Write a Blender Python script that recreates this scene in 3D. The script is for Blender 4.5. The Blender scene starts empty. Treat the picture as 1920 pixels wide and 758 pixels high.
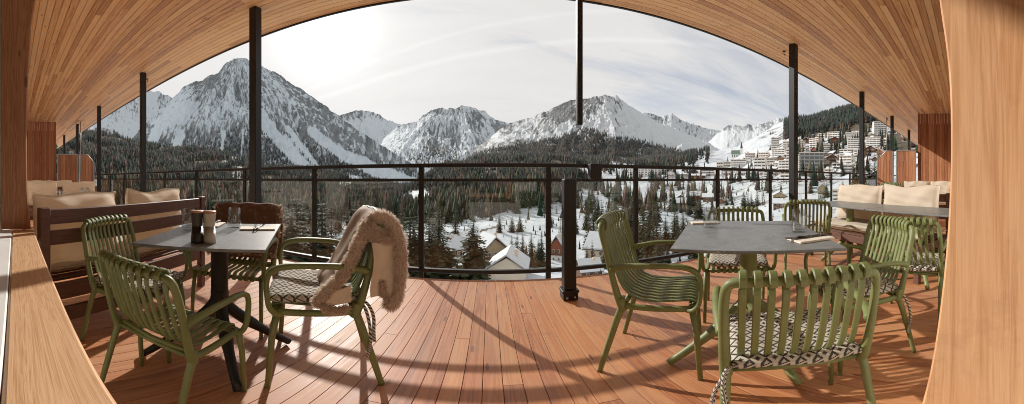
import bpy, math, random
import numpy as np
from mathutils import Vector, Matrix
random.seed(7)
R = math.radians
PI = math.pi
scene = bpy.context.scene
col = scene.collection

# ------------------------------------------------------------------ survey helpers
# bearing (0 = straight out over the railing, + to the right) and elevation of a sighted point
def TH(px): return (px - 918.1) / 567.0
def LAT(py): return (335.0 - py) / 567.0
EYE = 1.0

# ------------------------------------------------------------------ materials
def new_mat(name):
    m = bpy.data.materials.new(name); m.use_nodes = True
    nt = m.node_tree
    return m, nt, nt.nodes, nt.links, nt.nodes['Principled BSDF']

def mnode(N, L, op, a, b=None, c=None, clamp=False):
    n = N.new('ShaderNodeMath'); n.operation = op; n.use_clamp = clamp
    for i, v in enumerate((a, b, c)):
        if v is None: continue
        if isinstance(v, (int, float)): n.inputs[i].default_value = v
        else: L.new(v, n.inputs[i])
    return n.outputs[0]

def ramp(N, L, fac, stops, interp='LINEAR'):
    n = N.new('ShaderNodeValToRGB'); n.color_ramp.interpolation = interp
    e = n.color_ramp.elements
    while len(e) < len(stops): e.new(0.5)
    for i, (p, c) in enumerate(stops):
        e[i].position = p; e[i].color = (*c, 1) if len(c) == 3 else c
    L.new(fac, n.inputs[0])
    return n.outputs[0]

def noise(N, L, vec, scale, detail=4, rough=.55, dist=0.0):
    n = N.new('ShaderNodeTexNoise'); n.inputs['Scale'].default_value = scale
    n.inputs['Detail'].default_value = detail; n.inputs['Roughness'].default_value = rough
    n.inputs['Distortion'].default_value = dist
    if vec is not None: L.new(vec, n.inputs['Vector'])
    return n.outputs['Fac']

def mapping(N, L, vec, scale=(1, 1, 1), rot=(0, 0, 0), loc=(0, 0, 0)):
    n = N.new('ShaderNodeMapping'); n.inputs['Scale'].default_value = scale
    n.inputs['Rotation'].default_value = rot; n.inputs['Location'].default_value = loc
    L.new(vec, n.inputs['Vector']); return n.outputs[0]

def texco(N, out='Object'): return N.new('ShaderNodeTexCoord').outputs[out]

def mixc(N, L, fac, a, b, mode='MIX'):
    n = N.new('ShaderNodeMix'); n.data_type = 'RGBA'; n.blend_type = mode
    if isinstance(fac, (int, float)): n.inputs[0].default_value = fac
    else: L.new(fac, n.inputs[0])
    for i, v in ((6, a), (7, b)):
        if isinstance(v, tuple): n.inputs[i].default_value = (*v, 1)
        else: L.new(v, n.inputs[i])
    return n.outputs[2]

def bump(N, L, h, strength, dist, bsdf):
    n = N.new('ShaderNodeBump'); n.inputs['Strength'].default_value = strength; n.inputs['Distance'].default_value = dist
    L.new(h, n.inputs['Height']); L.new(n.outputs[0], bsdf.inputs['Normal'])

def mat_plain(name, c, rough=.5, metal=0, var=.12, scale=8, bumpv=0, spec=.5):
    m, nt, N, L, B = new_mat(name)
    f = noise(N, L, texco(N), scale, 5)
    a = tuple(max(0, x * (1 - var)) for x in c); b = tuple(min(1, x * (1 + var)) for x in c)
    L.new(ramp(N, L, f, [(.3, a), (.7, b)]), B.inputs['Base Color'])
    L.new(mnode(N, L, 'MULTIPLY_ADD', f, .2, rough - .1), B.inputs['Roughness'])
    B.inputs['Metallic'].default_value = metal
    B.inputs['Specular IOR Level'].default_value = spec
    if bumpv: bump(N, L, noise(N, L, texco(N), scale * 6, 3), bumpv, .002, B)
    return m

def mat_wood(name, dark, mid, light, axis='X', rough=.5, gs=1.0, tone=True, knots=False, spec=.4, bumps=.15, grain_w=1.0, wear=0, tw=.5):
    """grain runs along axis; per-board tone from the 'tone' attribute"""
    m, nt, N, L, B = new_mat(name)
    co = texco(N)
    if tone:
        at = N.new('ShaderNodeAttribute'); at.attribute_name = 'tone'
        off = N.new('ShaderNodeVectorMath'); off.operation = 'MULTIPLY_ADD'
        cb = N.new('ShaderNodeCombineXYZ')
        for i in range(3): L.new(at.outputs['Fac'], cb.inputs[i])
        L.new(cb.outputs[0], off.inputs[0]); off.inputs[1].default_value = (37, 53, 71); L.new(co, off.inputs[2])
        co2 = off.outputs[0]
    else: co2 = co
    sc = {'X': (.35, 9, 9), 'Y': (9, .35, 9), 'Z': (9, 9, .35)}[axis]
    mp = mapping(N, L, co2, tuple(s * gs for s in sc))
    n1 = noise(N, L, mp, 2.2, 6, .6, 1.2)
    sc2 = {'X': (1.2, 60, 60), 'Y': (60, 1.2, 60), 'Z': (60, 60, 1.2)}[axis]
    n2 = noise(N, L, mapping(N, L, co2, tuple(s * gs for s in sc2)), 3, 3, .6)
    wv = mnode(N, L, 'FRACT', mnode(N, L, 'MULTIPLY', n1, 7 * grain_w))
    wv = mnode(N, L, 'ABSOLUTE', mnode(N, L, 'SUBTRACT', wv, .5))
    g = mnode(N, L, 'ADD', mnode(N, L, 'MULTIPLY', wv, .7), mnode(N, L, 'MULTIPLY', n2, .55))
    if tone:
        g = mnode(N, L, 'ADD', g, mnode(N, L, 'MULTIPLY', mnode(N, L, 'SUBTRACT', at.outputs['Fac'], .5), tw))
    c = ramp(N, L, g, [(.12, dark), (.42, mid), (.8, light)])
    if knots:
        v = N.new('ShaderNodeTexVoronoi'); v.inputs['Scale'].default_value = 1.0
        ks = {'X': (2.2, 9, 9), 'Y': (9, 2.2, 9), 'Z': (9, 9, 2.2)}[axis]
        L.new(mapping(N, L, co2, ks), v.inputs['Vector'])
        k = mnode(N, L, 'LESS_THAN', v.outputs['Distance'], .09)
        c = mixc(N, L, mnode(N, L, 'MULTIPLY', k, .7), c, tuple(x * .35 for x in dark))
    if wear:
        w1 = noise(N, L, mapping(N, L, co, {'X': (.5, 1.4, 1.4), 'Y': (1.4, .5, 1.4), 'Z': (1.4, 1.4, .5)}[axis]), 1.6, 7, .65, .5)
        c = mixc(N, L, mnode(N, L, 'MULTIPLY', ramp(N, L, w1, [(.42, (0, 0, 0)), (.68, (1, 1, 1))]), wear), c, tuple(sum(mid) / 3 * q for q in (1.25, .85, .62)))
        w2 = noise(N, L, co, 3.2, 8, .75)
        c = mixc(N, L, mnode(N, L, 'MULTIPLY', ramp(N, L, w2, [(.56, (0, 0, 0)), (.72, (1, 1, 1))]), wear * .9), c, tuple(x * .55 for x in dark))
    L.new(c, B.inputs['Base Color'])
    L.new(mnode(N, L, 'MULTIPLY_ADD', g, .25, rough - .12), B.inputs['Roughness'])
    B.inputs['Specular IOR Level'].default_value = spec
    bump(N, L, g, bumps, .004, B)
    return m

M = {}
M['deck'] = mat_wood('deck_larch', (.30, .095, .032), (.49, .172, .062), (.60, .27, .11), 'Y', .52, 1, True, True, .4, .12, .6, .45, .5)
M['soffit'] = mat_wood('soffit_pine', (.46, .20, .066), (.75, .39, .148), (.86, .52, .235), 'X', .55, 1, True, True, .3, .12, .6, .22, .75)
M['clad'] = mat_wood('cladding_larch', (.20, .07, .028), (.37, .14, .06), (.50, .22, .10), 'Z', .6, 1, True, False, .3, .2, .6)
M['jamb_shaded'] = mat_wood('jamb_shaded_larch', (.20, .075, .03), (.38, .16, .07), (.50, .24, .115), 'Z', .5, 1.3, False, True, .4, .2, 1.0)  # shaded copy of the frame larch: backlit shade put into the colour
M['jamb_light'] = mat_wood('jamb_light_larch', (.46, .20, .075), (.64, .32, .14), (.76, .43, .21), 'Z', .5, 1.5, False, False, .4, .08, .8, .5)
M['sill'] = mat_wood('sill_larch', (.44, .22, .10), (.66, .38, .20), (.76, .49, .28), 'X', .42, 2.0, False, False, .45, .15, 1.1)
M['bench'] = mat_wood('bench_walnut', (.055, .023, .014), (.105, .045, .028), (.16, .072, .045), 'X', .5, 2, False, False, .4, .2)
M['black'] = mat_plain('black_steel', (.013, .0125, .0125), .48, .0, .2, 30, .1, .3)
M['rail'] = mat_plain('dark_bronze_steel', (.016, .0155, .015), .5, 0, .2, 30, .1, .3)
M['steel'] = mat_plain('galvanised_steel', (.42, .42, .41), .4, .9, .15, 20)
M['green'] = mat_plain('olive_resin', (.155, .182, .058), .5, 0, .18, 9, .08)
M['greenleg'] = mat_plain('olive_steel', (.165, .19, .066), .45, 0, .08, 40, .05)
M['white_paint'] = mat_plain('white_paint', (.78, .77, .74), .5, 0, .04, 5)
M['bounce_plaster'] = mat_plain('cream_bounce_plaster', (.80, .74, .65), .8, 0, .06, 5)  # unseen walls made pale to bounce sunlight onto the terrace
M['copper'] = mat_plain('copper_wood_lid', (.42, .2, .11), .4, 0, .15, 40)
M['mill_dark'] = mat_plain('mill_black', (.025, .022, .02), .45, 0, .1, 40)
M['mill_light'] = mat_plain('mill_sand', (.5, .44, .37), .5, 0, .06, 40)
M['cutlery'] = mat_plain('dark_cutlery', (.09, .085, .08), .28, .9, .1, 30)
M['napkin'] = mat_plain('cream_paper', (.74, .68, .58), .8, 0, .05, 60, .2)
M['snow'] = mat_plain('snow_cover', (.62, .64, .67), .7, 0, .05, .6, 0, .2)
M['hide'] = mat_plain('sheep_hide', (.62, .50, .38), .75, 0, .1, 14, .3, .2)

def mat_table():
    m, nt, N, L, B = new_mat('grey_terrazzo')
    co = texco(N)
    v = N.new('ShaderNodeTexVoronoi'); v.inputs['Scale'].default_value = 58; v.inputs['Randomness'].default_value = 1
    L.new(mapping(N, L, co, (1, .6, 1), (0, 0, .4)), v.inputs['Vector'])
    spot = mnode(N, L, 'LESS_THAN', mnode(N, L, 'ADD', v.outputs['Distance'], mnode(N, L, 'MULTIPLY', noise(N, L, co, 9, 2), .5)), .42)
    sep = N.new('ShaderNodeSeparateColor'); L.new(v.outputs['Color'], sep.inputs[0])
    pick = mnode(N, L, 'MULTIPLY', spot, mnode(N, L, 'GREATER_THAN', sep.outputs[0], .45))
    base = ramp(N, L, noise(N, L, co, 14, 8, .7), [(.3, (.10, .106, .103)), (.7, (.20, .208, .20))])
    L.new(mixc(N, L, mnode(N, L, 'MULTIPLY', pick, .7), base, (.42, .42, .40)), B.inputs['Base Color'])
    B.inputs['Roughness'].default_value = .36
    bump(N, L, noise(N, L, co, 90, 3), .05, .002, B)
    return m
M['table'] = mat_table()

def mat_cushion():
    m, nt, N, L, B = new_mat('cream_canvas')
    co = texco(N)
    w = N.new('ShaderNodeTexWave'); w.wave_type = 'BANDS'; w.inputs['Scale'].default_value = 55; w.inputs['Distortion'].default_value = 3; w.inputs['Detail Scale'].default_value = 8
    L.new(co, w.inputs['Vector'])
    f = mnode(N, L, 'ADD', mnode(N, L, 'MULTIPLY', w.outputs['Fac'], .35), mnode(N, L, 'MULTIPLY', noise(N, L, co, 6, 5), .65))
    L.new(ramp(N, L, f, [(.25, (.74, .61, .46)), (.75, (.88, .79, .66))]), B.inputs['Base Color'])
    B.inputs['Roughness'].default_value = .85; B.inputs['Specular IOR Level'].default_value = .2
    bump(N, L, f, .5, .006, B)
    tr = N.new('ShaderNodeBsdfTranslucent'); tr.inputs['Color'].default_value = (.9, .74, .55, 1)
    mx = N.new('ShaderNodeMixShader'); mx.inputs[0].default_value = .38  # translucency added so the shaded cushion backs glow
    L.new(B.outputs[0], mx.inputs[1]); L.new(tr.outputs[0], mx.inputs[2]); L.new(mx.outputs[0], N['Material Output'].inputs['Surface'])
    return m
M['canvas'] = mat_cushion()

def mat_ikat():
    m, nt, N, L, B = new_mat('black_white_ikat')
    uv = texco(N, 'UV')
    s = N.new('ShaderNodeSeparateXYZ'); L.new(uv, s.inputs[0])
    def q(o, n):   # stair-stepped weave
        return mnode(N, L, 'DIVIDE', mnode(N, L, 'FLOOR', mnode(N, L, 'MULTIPLY', o, n)), n)
    u = mnode(N, L, 'FRACT', q(mnode(N, L, 'MULTIPLY', s.outputs[0], 1), 14))
    v = mnode(N, L, 'FRACT', q(mnode(N, L, 'MULTIPLY', s.outputs[1], 1), 14))
    d = mnode(N, L, 'ADD', mnode(N, L, 'ABSOLUTE', mnode(N, L, 'SUBTRACT', u, .5)), mnode(N, L, 'ABSOLUTE', mnode(N, L, 'SUBTRACT', v, .5)))
    ring = mnode(N, L, 'GREATER_THAN', mnode(N, L, 'FRACT', mnode(N, L, 'MULTIPLY_ADD', d, 2.0, .1)), .52)
    n = noise(N, L, mapping(N, L, uv, (40, 40, 40)), 3, 2)
    c = mixc(N, L, ring, (.022, .02, .019), (.62, .56, .47))
    L.new(mixc(N, L, mnode(N, L, 'MULTIPLY', n, .25), c, (.3, .27, .23)), B.inputs['Base Color'])
    B.inputs['Roughness'].default_value = .9; B.inputs['Specular IOR Level'].default_value = .15
    bump(N, L, mnode(N, L, 'ADD', n, mnode(N, L, 'MULTIPLY', ring, .6)), .5, .003, B)
    return m
M['ikat'] = mat_ikat()

def mat_cord():
    m, nt, N, L, B = new_mat('twisted_cord')
    uv = texco(N, 'UV'); s = N.new('ShaderNodeSeparateXYZ'); L.new(uv, s.inputs[0])
    f = mnode(N, L, 'GREATER_THAN', mnode(N, L, 'FRACT', mnode(N, L, 'ADD', mnode(N, L, 'MULTIPLY', s.outputs[1], 60), mnode(N, L, 'MULTIPLY', s.outputs[0], 2))), .5)
    L.new(mixc(N, L, f, (.03, .027, .025), (.6, .54, .46)), B.inputs['Base Color']); B.inputs['Roughness'].default_value = .9
    return m
M['cord'] = mat_cord()

def mat_fur(name, root, tip):
    m, nt, N, L, B = new_mat(name)
    at = N.new('ShaderNodeAttribute'); at.attribute_name = 'tip'
    f = mnode(N, L, 'ADD', at.outputs['Fac'], mnode(N, L, 'MULTIPLY', mnode(N, L, 'SUBTRACT', noise(N, L, texco(N), 26, 3), .5), .7), clamp=True)
    L.new(mixc(N, L, f, root, tip), B.inputs['Base Color'])
    B.inputs['Roughness'].default_value = .7; B.inputs['Specular IOR Level'].default_value = .25
    B.inputs['Subsurface Weight'].default_value = 0
    # hairs let the low sun through
    tr = N.new('ShaderNodeBsdfTranslucent'); L.new(mixc(N, L, f, root, tip), tr.inputs['Color'])
    mx = N.new('ShaderNodeMixShader'); mx.inputs[0].default_value = .45
    L.new(B.outputs[0], mx.inputs[1]); L.new(tr.outputs[0], mx.inputs[2])
    L.new(mx.outputs[0], N['Material Output'].inputs['Surface'])
    return m
M['fur'] = mat_fur('brown_sheep_fur', (.60, .47, .37), (.95, .85, .75))
M['fur_dark'] = mat_fur('dark_brown_sheep_fur', (.20, .105, .07), (.95, .74, .57))  # pale tips put the backlit rim into the hair colour

def mat_glass(name, tint, f0=.04):
    m, nt, N, L, B = new_mat(name)
    N.remove(B)
    t = N.new('ShaderNodeBsdfTransparent'); t.inputs[0].default_value = (*tint, 1)
    g = N.new('ShaderNodeBsdfGlossy'); g.inputs['Roughness'].default_value = 0
    ge = N.new('ShaderNodeNewGeometry'); d = N.new('ShaderNodeVectorMath'); d.operation = 'DOT_PRODUCT'
    L.new(ge.outputs['Normal'], d.inputs[0]); L.new(ge.outputs['Incoming'], d.inputs[1])
    k = mnode(N, L, 'POWER', mnode(N, L, 'SUBTRACT', 1, mnode(N, L, 'ABSOLUTE', d.outputs['Value'])), 5)
    mx = N.new('ShaderNodeMixShader'); L.new(mnode(N, L, 'MULTIPLY_ADD', k, 1 - f0, f0), mx.inputs[0]); L.new(t.outputs[0], mx.inputs[1]); L.new(g.outputs[0], mx.inputs[2])
    L.new(mx.outputs[0], N['Material Output'].inputs['Surface'])
    return m
M['glass'] = mat_glass('balustrade_glass', (.95, .97, .965), .03)
M['tumbler'] = mat_glass('tumbler_glass', (.90, .915, .915), .09)

def mat_leaf(name, c1, c2, attr=True):
    m, nt, N, L, B = new_mat(name)
    f = noise(N, L, texco(N), .9, 4)
    if attr:
        at = N.new('ShaderNodeAttribute'); at.attribute_name = 'tone'
        f = mnode(N, L, 'ADD', mnode(N, L, 'MULTIPLY', f, .5), mnode(N, L, 'MULTIPLY', at.outputs['Fac'], .6))
    L.new(ramp(N, L, f, [(.2, c1), (.8, c2)]), B.inputs['Base Color'])
    B.inputs['Roughness'].default_value = .8; B.inputs['Specular IOR Level'].default_value = .15
    return m
M['spruce'] = mat_leaf('spruce_needles', (.011, .015, .008), (.052, .054, .025))
M['larch'] = mat_leaf('larch_twigs', (.055, .032, .018), (.16, .095, .05))
M['bark'] = mat_plain('bark', (.07, .05, .037), .9, 0, .3, 3)
def mat_forest():
    m, nt, N, L, B = new_mat('far_forest')
    at = N.new('ShaderNodeAttribute'); at.attribute_name = 'tint'
    L.new(at.outputs['Color'], B.inputs['Base Color'])
    B.inputs['Roughness'].default_value = .85; B.inputs['Specular IOR Level'].default_value = .1
    return m
M['forest'] = mat_forest()

def mat_ground():
    m, nt, N, L, B = new_mat('valley_snow')
    co = texco(N)
    at = N.new('ShaderNodeAttribute'); at.attribute_name = 'bare'
    f = mnode(N, L, 'ADD', mnode(N, L, 'MULTIPLY', noise(N, L, co, .12, 7, .65), .8), at.outputs['Fac'])
    sn = ramp(N, L, noise(N, L, co, .03, 6), [(.3, (.46, .50, .55)), (.7, (.58, .60, .62))])
    L.new(mixc(N, L, ramp(N, L, f, [(.72, (0, 0, 0)), (.82, (1, 1, 1))]), sn, (.085, .066, .045)), B.inputs['Base Color'])
    B.inputs['Roughness'].default_value = .75; B.inputs['Specular IOR Level'].default_value = .2
    bump(N, L, noise(N, L, co, .25, 6), .6, 1.2, B)
    return m
M['ground'] = mat_ground()

def mat_mountain(name, rockc, snowc, fine, streak):
    m, nt, N, L, B = new_mat(name)
    uv = texco(N, 'UV')
    at = N.new('ShaderNodeAttribute'); at.attribute_name = 'rock'
    n1 = noise(N, L, mapping(N, L, uv, (fine, fine * .45, 1)), 1, 7, .68, .4)
    n2 = noise(N, L, mapping(N, L, uv, (streak, streak * .3, 1)), 1, 6, .65, .6)
    f = mnode(N, L, 'ADD', at.outputs['Fac'], mnode(N, L, 'ADD', mnode(N, L, 'MULTIPLY', mnode(N, L, 'SUBTRACT', n1, .5), 2.1), mnode(N, L, 'MULTIPLY', mnode(N, L, 'SUBTRACT', n2, .5), 1.0)))
    rc = ramp(N, L, noise(N, L, mapping(N, L, uv, (fine * .5, fine * .5, 1)), 1, 6), [(.3, tuple(x * .6 for x in rockc)), (.7, tuple(x * 1.35 for x in rockc))])
    L.new(mixc(N, L, ramp(N, L, f, [(.40, (0, 0, 0)), (.62, (1, 1, 1))]), snowc, rc), B.inputs['Base Color'])
    B.inputs['Roughness'].default_value = .8; B.inputs['Specular IOR Level'].default_value = .15
    bump(N, L, mnode(N, L, 'ADD', n1, mnode(N, L, 'MULTIPLY', n2, .6)), .7, 22, B)
    return m

# building paints
def paint(c): return mat_plain('wall_paint', c, .8, 0, .07, .4, 0, .2)
P = {k: paint(c) for k, c in dict(white=(.84, .81, .76), cream=(.82, .70, .55), pink=(.78, .55, .44), beige=(.66, .54, .41), grey=(.30, .30, .28),
     brown=(.13, .065, .035), red=(.26, .075, .04), yellow=(.52, .38, .19), darkgrey=(.11, .115, .11), green=(.30, .33, .29), tan=(.40, .30, .19)).items()}
M['pane'] = mat_plain('window_pane', (.085, .09, .098), .2, 0, .4, .3)  # pane lightened: village haze put into its colour
M['roof_dark'] = mat_plain('dark_roof', (.075, .065, .06), .7, 0, .2, 1)
M['roof_green'] = mat_plain('green_copper_roof', (.13, .20, .15), .6, 0, .15, 1)

# ------------------------------------------------------------------ mesh builder
class MB:
    def __init__(s): s.v = []; s.f = []; s.t = []; s.cur = .5; s.uv = None; s.sm = []
    def add(s, vs, fs, smooth=False):
        o = len(s.v); s.v += [tuple(v) for v in vs]
        s.f += [tuple(i + o for i in f) for f in fs]
        s.t += [s.cur] * len(vs); s.sm += [smooth] * len(fs)
        return s
    def box(s, c, d, rz=0, mat=None):
        x, y, z = d[0] / 2, d[1] / 2, d[2] / 2
        vs = [Vector((i * x, j * y, k * z)) for i in (-1, 1) for j in (-1, 1) for k in (-1, 1)]
        m = Matrix.Rotation(rz, 3, 'Z') if mat is None else mat
        vs = [m @ v + Vector(c) for v in vs]
        return s.add(vs, [(0, 1, 3, 2), (4, 6, 7, 5), (0, 4, 5, 1), (2, 3, 7, 6), (0, 2, 6, 4), (1, 5, 7, 3)])
    def rbox(s, c, d, b=.006, mat=None):
        """box with bevelled edges"""
        x, y, z = d[0] / 2, d[1] / 2, d[2] / 2; b = min(b, x * .6, y * .6, z * .6)
        prof = [(-x + b, -y), (x - b, -y), (x, -y + b), (x, y - b), (x - b, y), (-x + b, y), (-x, y - b), (-x, -y + b)]
        def ring(k, ins): return [((px - math.copysign(ins, px)), (py - math.copysign(ins, py)), k) for px, py in prof]
        vs = ring(-z, b) + ring(-z + b, 0) + ring(z - b, 0) + ring(z, b)
        fs = [tuple(range(7, -1, -1)), tuple(range(24, 32))]
        for r in range(3):
            for i in range(8): fs.append((r * 8 + i, r * 8 + (i + 1) % 8, (r + 1) * 8 + (i + 1) % 8, (r + 1) * 8 + i))
        m = mat or Matrix.Identity(3)
        return s.add([m @ Vector(v) + Vector(c) for v in vs], fs)
    def prism(s, poly, z0, z1):
        n = len(poly)
        vs = [(x, y, z0) for x, y in poly] + [(x, y, z1) for x, y in poly]
        return s.add(vs, [tuple(range(n - 1, -1, -1)), tuple(range(n, 2 * n))] + [(i, (i + 1) % n, n + (i + 1) % n, n + i) for i in range(n)])
    def tube(s, pts, rad, seg=8, cap=True, flat=1.0, up=None):
        pts = [Vector(p) for p in pts]; n = len(pts)
        if isinstance(rad, (int, float)): rad = [rad] * n
        T = [((pts[min(i + 1, n - 1)] - pts[max(i - 1, 0)]).normalized()) for i in range(n)]
        ref = Vector(up) if up else (Vector((0, 0, 1)) if abs(T[0].z) < .9 else Vector((1, 0, 0)))
        nrm = (ref - T[0] * ref.dot(T[0])).normalized()
        vs = []
        for i in range(n):
            nrm = (nrm - T[i] * nrm.dot(T[i])).normalized(); bi = T[i].cross(nrm)
            for k in range(seg):
                a = 2 * PI * k / seg
                vs.append(pts[i] + (nrm * math.cos(a) * flat + bi * math.sin(a)) * rad[i])
        fs = [(i * seg + k, i * seg + (k + 1) % seg, (i + 1) * seg + (k + 1) % seg, (i + 1) * seg + k) for i in range(n - 1) for k in range(seg)]
        if cap: fs += [tuple(range(seg - 1, -1, -1)), tuple((n - 1) * seg + k for k in range(seg))]
        return s.add(vs, fs, True)
    def ribbon(s, pts, w, th, side):
        """flat bar of width w, thickness th swept along pts; side = constant width direction"""
        pts = [Vector(p) for p in pts]; n = len(pts); S = Vector(side)
        vs = []
        for i in range(n):
            t = (pts[min(i + 1, n - 1)] - pts[max(i - 1, 0)]).normalized(); nn = t.cross(S).normalized()
            ch = th * .35
            for a, b in ((-w / 2, -th / 2 + ch), (-w / 2 + ch, -th / 2), (w / 2 - ch, -th / 2), (w / 2, -th / 2 + ch), (w / 2, th / 2 - ch), (w / 2 - ch, th / 2), (-w / 2 + ch, th / 2), (-w / 2, th / 2 - ch)):
                vs.append(pts[i] + S * a + nn * b)
        fs = [(i * 8 + k, i * 8 + (k + 1) % 8, (i + 1) * 8 + (k + 1) % 8, (i + 1) * 8 + k) for i in range(n - 1) for k in range(8)]
        fs += [tuple(range(7, -1, -1)), tuple((n - 1) * 8 + k for k in range(8))]
        return s.add(vs, fs, False)
    def lathe(s, prof, seg=24, c=(0, 0, 0), smooth=True):
        vs = [(c[0] + r * math.cos(2 * PI * k / seg), c[1] + r * math.sin(2 * PI * k / seg), c[2] + z) for r, z in prof for k in range(seg)]
        fs = [(i * seg + k, i * seg + (k + 1) % seg, (i + 1) * seg + (k + 1) % seg, (i + 1) * seg + k) for i in range(len(prof) - 1) for k in range(seg)]
        return s.add(vs, fs, smooth)
    def mesh(s, name, uv=False):
        me = bpy.data.meshes.new(name)
        me.from_pydata(s.v, [], s.f); me.update()
        a = me.attributes.new('tone', 'FLOAT', 'POINT'); a.data.foreach_set('value', np.array(s.t, dtype=np.float32))
        me.polygons.foreach_set('use_smooth', np.array(s.sm, dtype=bool))
        return me
    def build(s, name, mat, parent=None, loc=None, rz=0):
        return link(name, s.mesh(name), mat, parent, loc, rz)

def link(name, me, mat, parent=None, loc=None, rz=0):
    o = bpy.data.objects.new(name, me)
    if mat is not None and not me.materials:
        for m in (mat if isinstance(mat, (list, tuple)) else [mat]): me.materials.append(m)
    col.objects.link(o)
    if parent: o.parent = parent
    if loc is not None: o.location = loc
    if rz: o.rotation_euler = (0, 0, rz)
    return o

def tag(o, label=None, cat=None, group=None, kind=None):
    if label: o['label'] = label
    if cat: o['category'] = cat
    if group: o['group'] = group
    if kind: o['kind'] = kind
    return o
def empty(name, loc=(0, 0, 0), rz=0, s=1, label=None, cat=None, group=None):
    o = bpy.data.objects.new(name, None); col.objects.link(o)
    o.location = loc; o.rotation_euler = (0, 0, rz); o.scale = (s, s, s); o.empty_display_size = .1
    return tag(o, label, cat, group)
def copy_tree(o, parent=None):
    c = o.copy(); col.objects.link(c)
    if parent is not None: c.parent = parent
    for ch in o.children: copy_tree(ch, c)
    return c

def catmull(pts, n=6):
    P_ = [Vector(p) for p in pts]; P_ = [P_[0] * 2 - P_[1]] + P_ + [P_[-1] * 2 - P_[-2]]
    out = []
    for i in range(1, len(P_) - 2):
        a, b, c, d = P_[i - 1:i + 3]
        for k in range(n):
            t = k / n
            out.append(.5 * ((2 * b) + (c - a) * t + (2 * a - 5 * b + 4 * c - d) * t * t + (-a + 3 * b - 3 * c + d) * t ** 3))
    out.append(P_[-2]); return out

# ------------------------------------------------------------------ numpy noise
def _h(ix, iy, seed):
    n = (ix.astype(np.int64) * 374761393 + iy.astype(np.int64) * 668265263 + seed * 1442695041) & 0x7fffffff
    n = (n ^ (n >> 13)) * 1274126177 & 0x7fffffff
    return ((n ^ (n >> 16)) & 0xffff) / 65535.0
def vnoise(x, y, seed=0):
    ix = np.floor(x); iy = np.floor(y); fx = x - ix; fy = y - iy
    fx = fx * fx * fx * (fx * (fx * 6 - 15) + 10); fy = fy * fy * fy * (fy * (fy * 6 - 15) + 10)
    a = _h(ix, iy, seed); b = _h(ix + 1, iy, seed); c = _h(ix, iy + 1, seed); d = _h(ix + 1, iy + 1, seed)
    return (a * (1 - fx) + b * fx) * (1 - fy) + (c * (1 - fx) + d * fx) * fy
def fbm(x, y, o=5, seed=0, g=.5):
    s = 0; a = 1; t = 0
    for i in range(o):
        s = s + a * vnoise(x, y, seed + i * 17); t += a; a *= g; x = x * 2.03 + 13.1; y = y * 2.03 + 7.7
    return s / t
def ridged(x, y, o=5, seed=0, g=.5):
    s = 0; a = 1; t = 0
    for i in range(o):
        s = s + a * (1 - np.abs(2 * vnoise(x, y, seed + i * 31) - 1)); t += a; a *= g; x = x * 2.07 + 3.1; y = y * 2.07 + 9.7
    return s / t
def sstep(a, b, x):
    t = np.clip((x - a) / (b - a), 0, 1); return t * t * (3 - 2 * t)

def grid_mesh(name, X, Y, Z, mat, attrs=None, uv=None, smooth=True):
    nr, nc = X.shape
    co = np.stack([X, Y, Z], -1).reshape(-1, 3).astype(np.float32)
    i = np.arange(nr * nc).reshape(nr, nc)
    q = np.stack([i[:-1, :-1], i[:-1, 1:], i[1:, 1:], i[1:, :-1]], -1).reshape(-1, 4)
    me = bpy.data.meshes.new(name)
    me.vertices.add(len(co)); me.vertices.foreach_set('co', co.ravel())
    me.loops.add(q.size); me.loops.foreach_set('vertex_index', q.ravel().astype(np.int32))
    me.polygons.add(len(q)); me.polygons.foreach_set('loop_start', (np.arange(len(q)) * 4).astype(np.int32))
    me.update(calc_edges=True)
    me.polygons.foreach_set('use_smooth', np.full(len(q), smooth))
    for k, v in (attrs or {}).items():
        a = me.attributes.new(k, 'FLOAT', 'POINT'); a.data.foreach_set('value', v.ravel().astype(np.float32))
    if uv is not None:
        l = me.uv_layers.new(name='UVMap'); w = np.stack([uv[0].ravel(), uv[1].ravel()], -1)[q.ravel()]
        l.data.foreach_set('uv', w.ravel().astype(np.float32))
    return link(name, me, mat)

# ================================================================== TERRAIN
KPX = np.array([-50, 100, 350, 550, 680, 760, 850, 950, 1050, 1200, 1350, 1500, 1650, 1900])
KR = np.array([6, 15, 30, 60, 80, 110, 160, 230, 320, 450, 600, 800, 1150])
near = [-9, -13, -17.5, -23, -26.5, -30.5, -33.5]
KZ = np.array([
 near + [-34, -30, -12, 25, 80, 190],
 near + [-34, -30, -12, 25, 80, 190],
 near + [-35, -34, -28, -8, 30, 110],
 near + [-36, -38, -38, -32, -12, 40],
 near + [-36, -39, -42, -42, -38, -10],
 near + [-36, -39, -43, -46, -44, -30],
 near + [-34, -34, -28, -12, 14, 60],
 near + [-33, -30, -17, 2, 32, 80],
 near + [-33, -29, -15, 5, 32, 80],
 near + [-32, -28, -14, 4, 26, 60],
 near + [-30, -21, -3, 22, 60, 110],
 near[:6] + [-31, -16, 3, 35, 74, 128, 230],
 near[:5] + [-28, -22, -4, 22, 58, 104, 170, 300],
 near[:5] + [-26, -18, 2, 30, 70, 120, 190, 320]], float)
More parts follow.
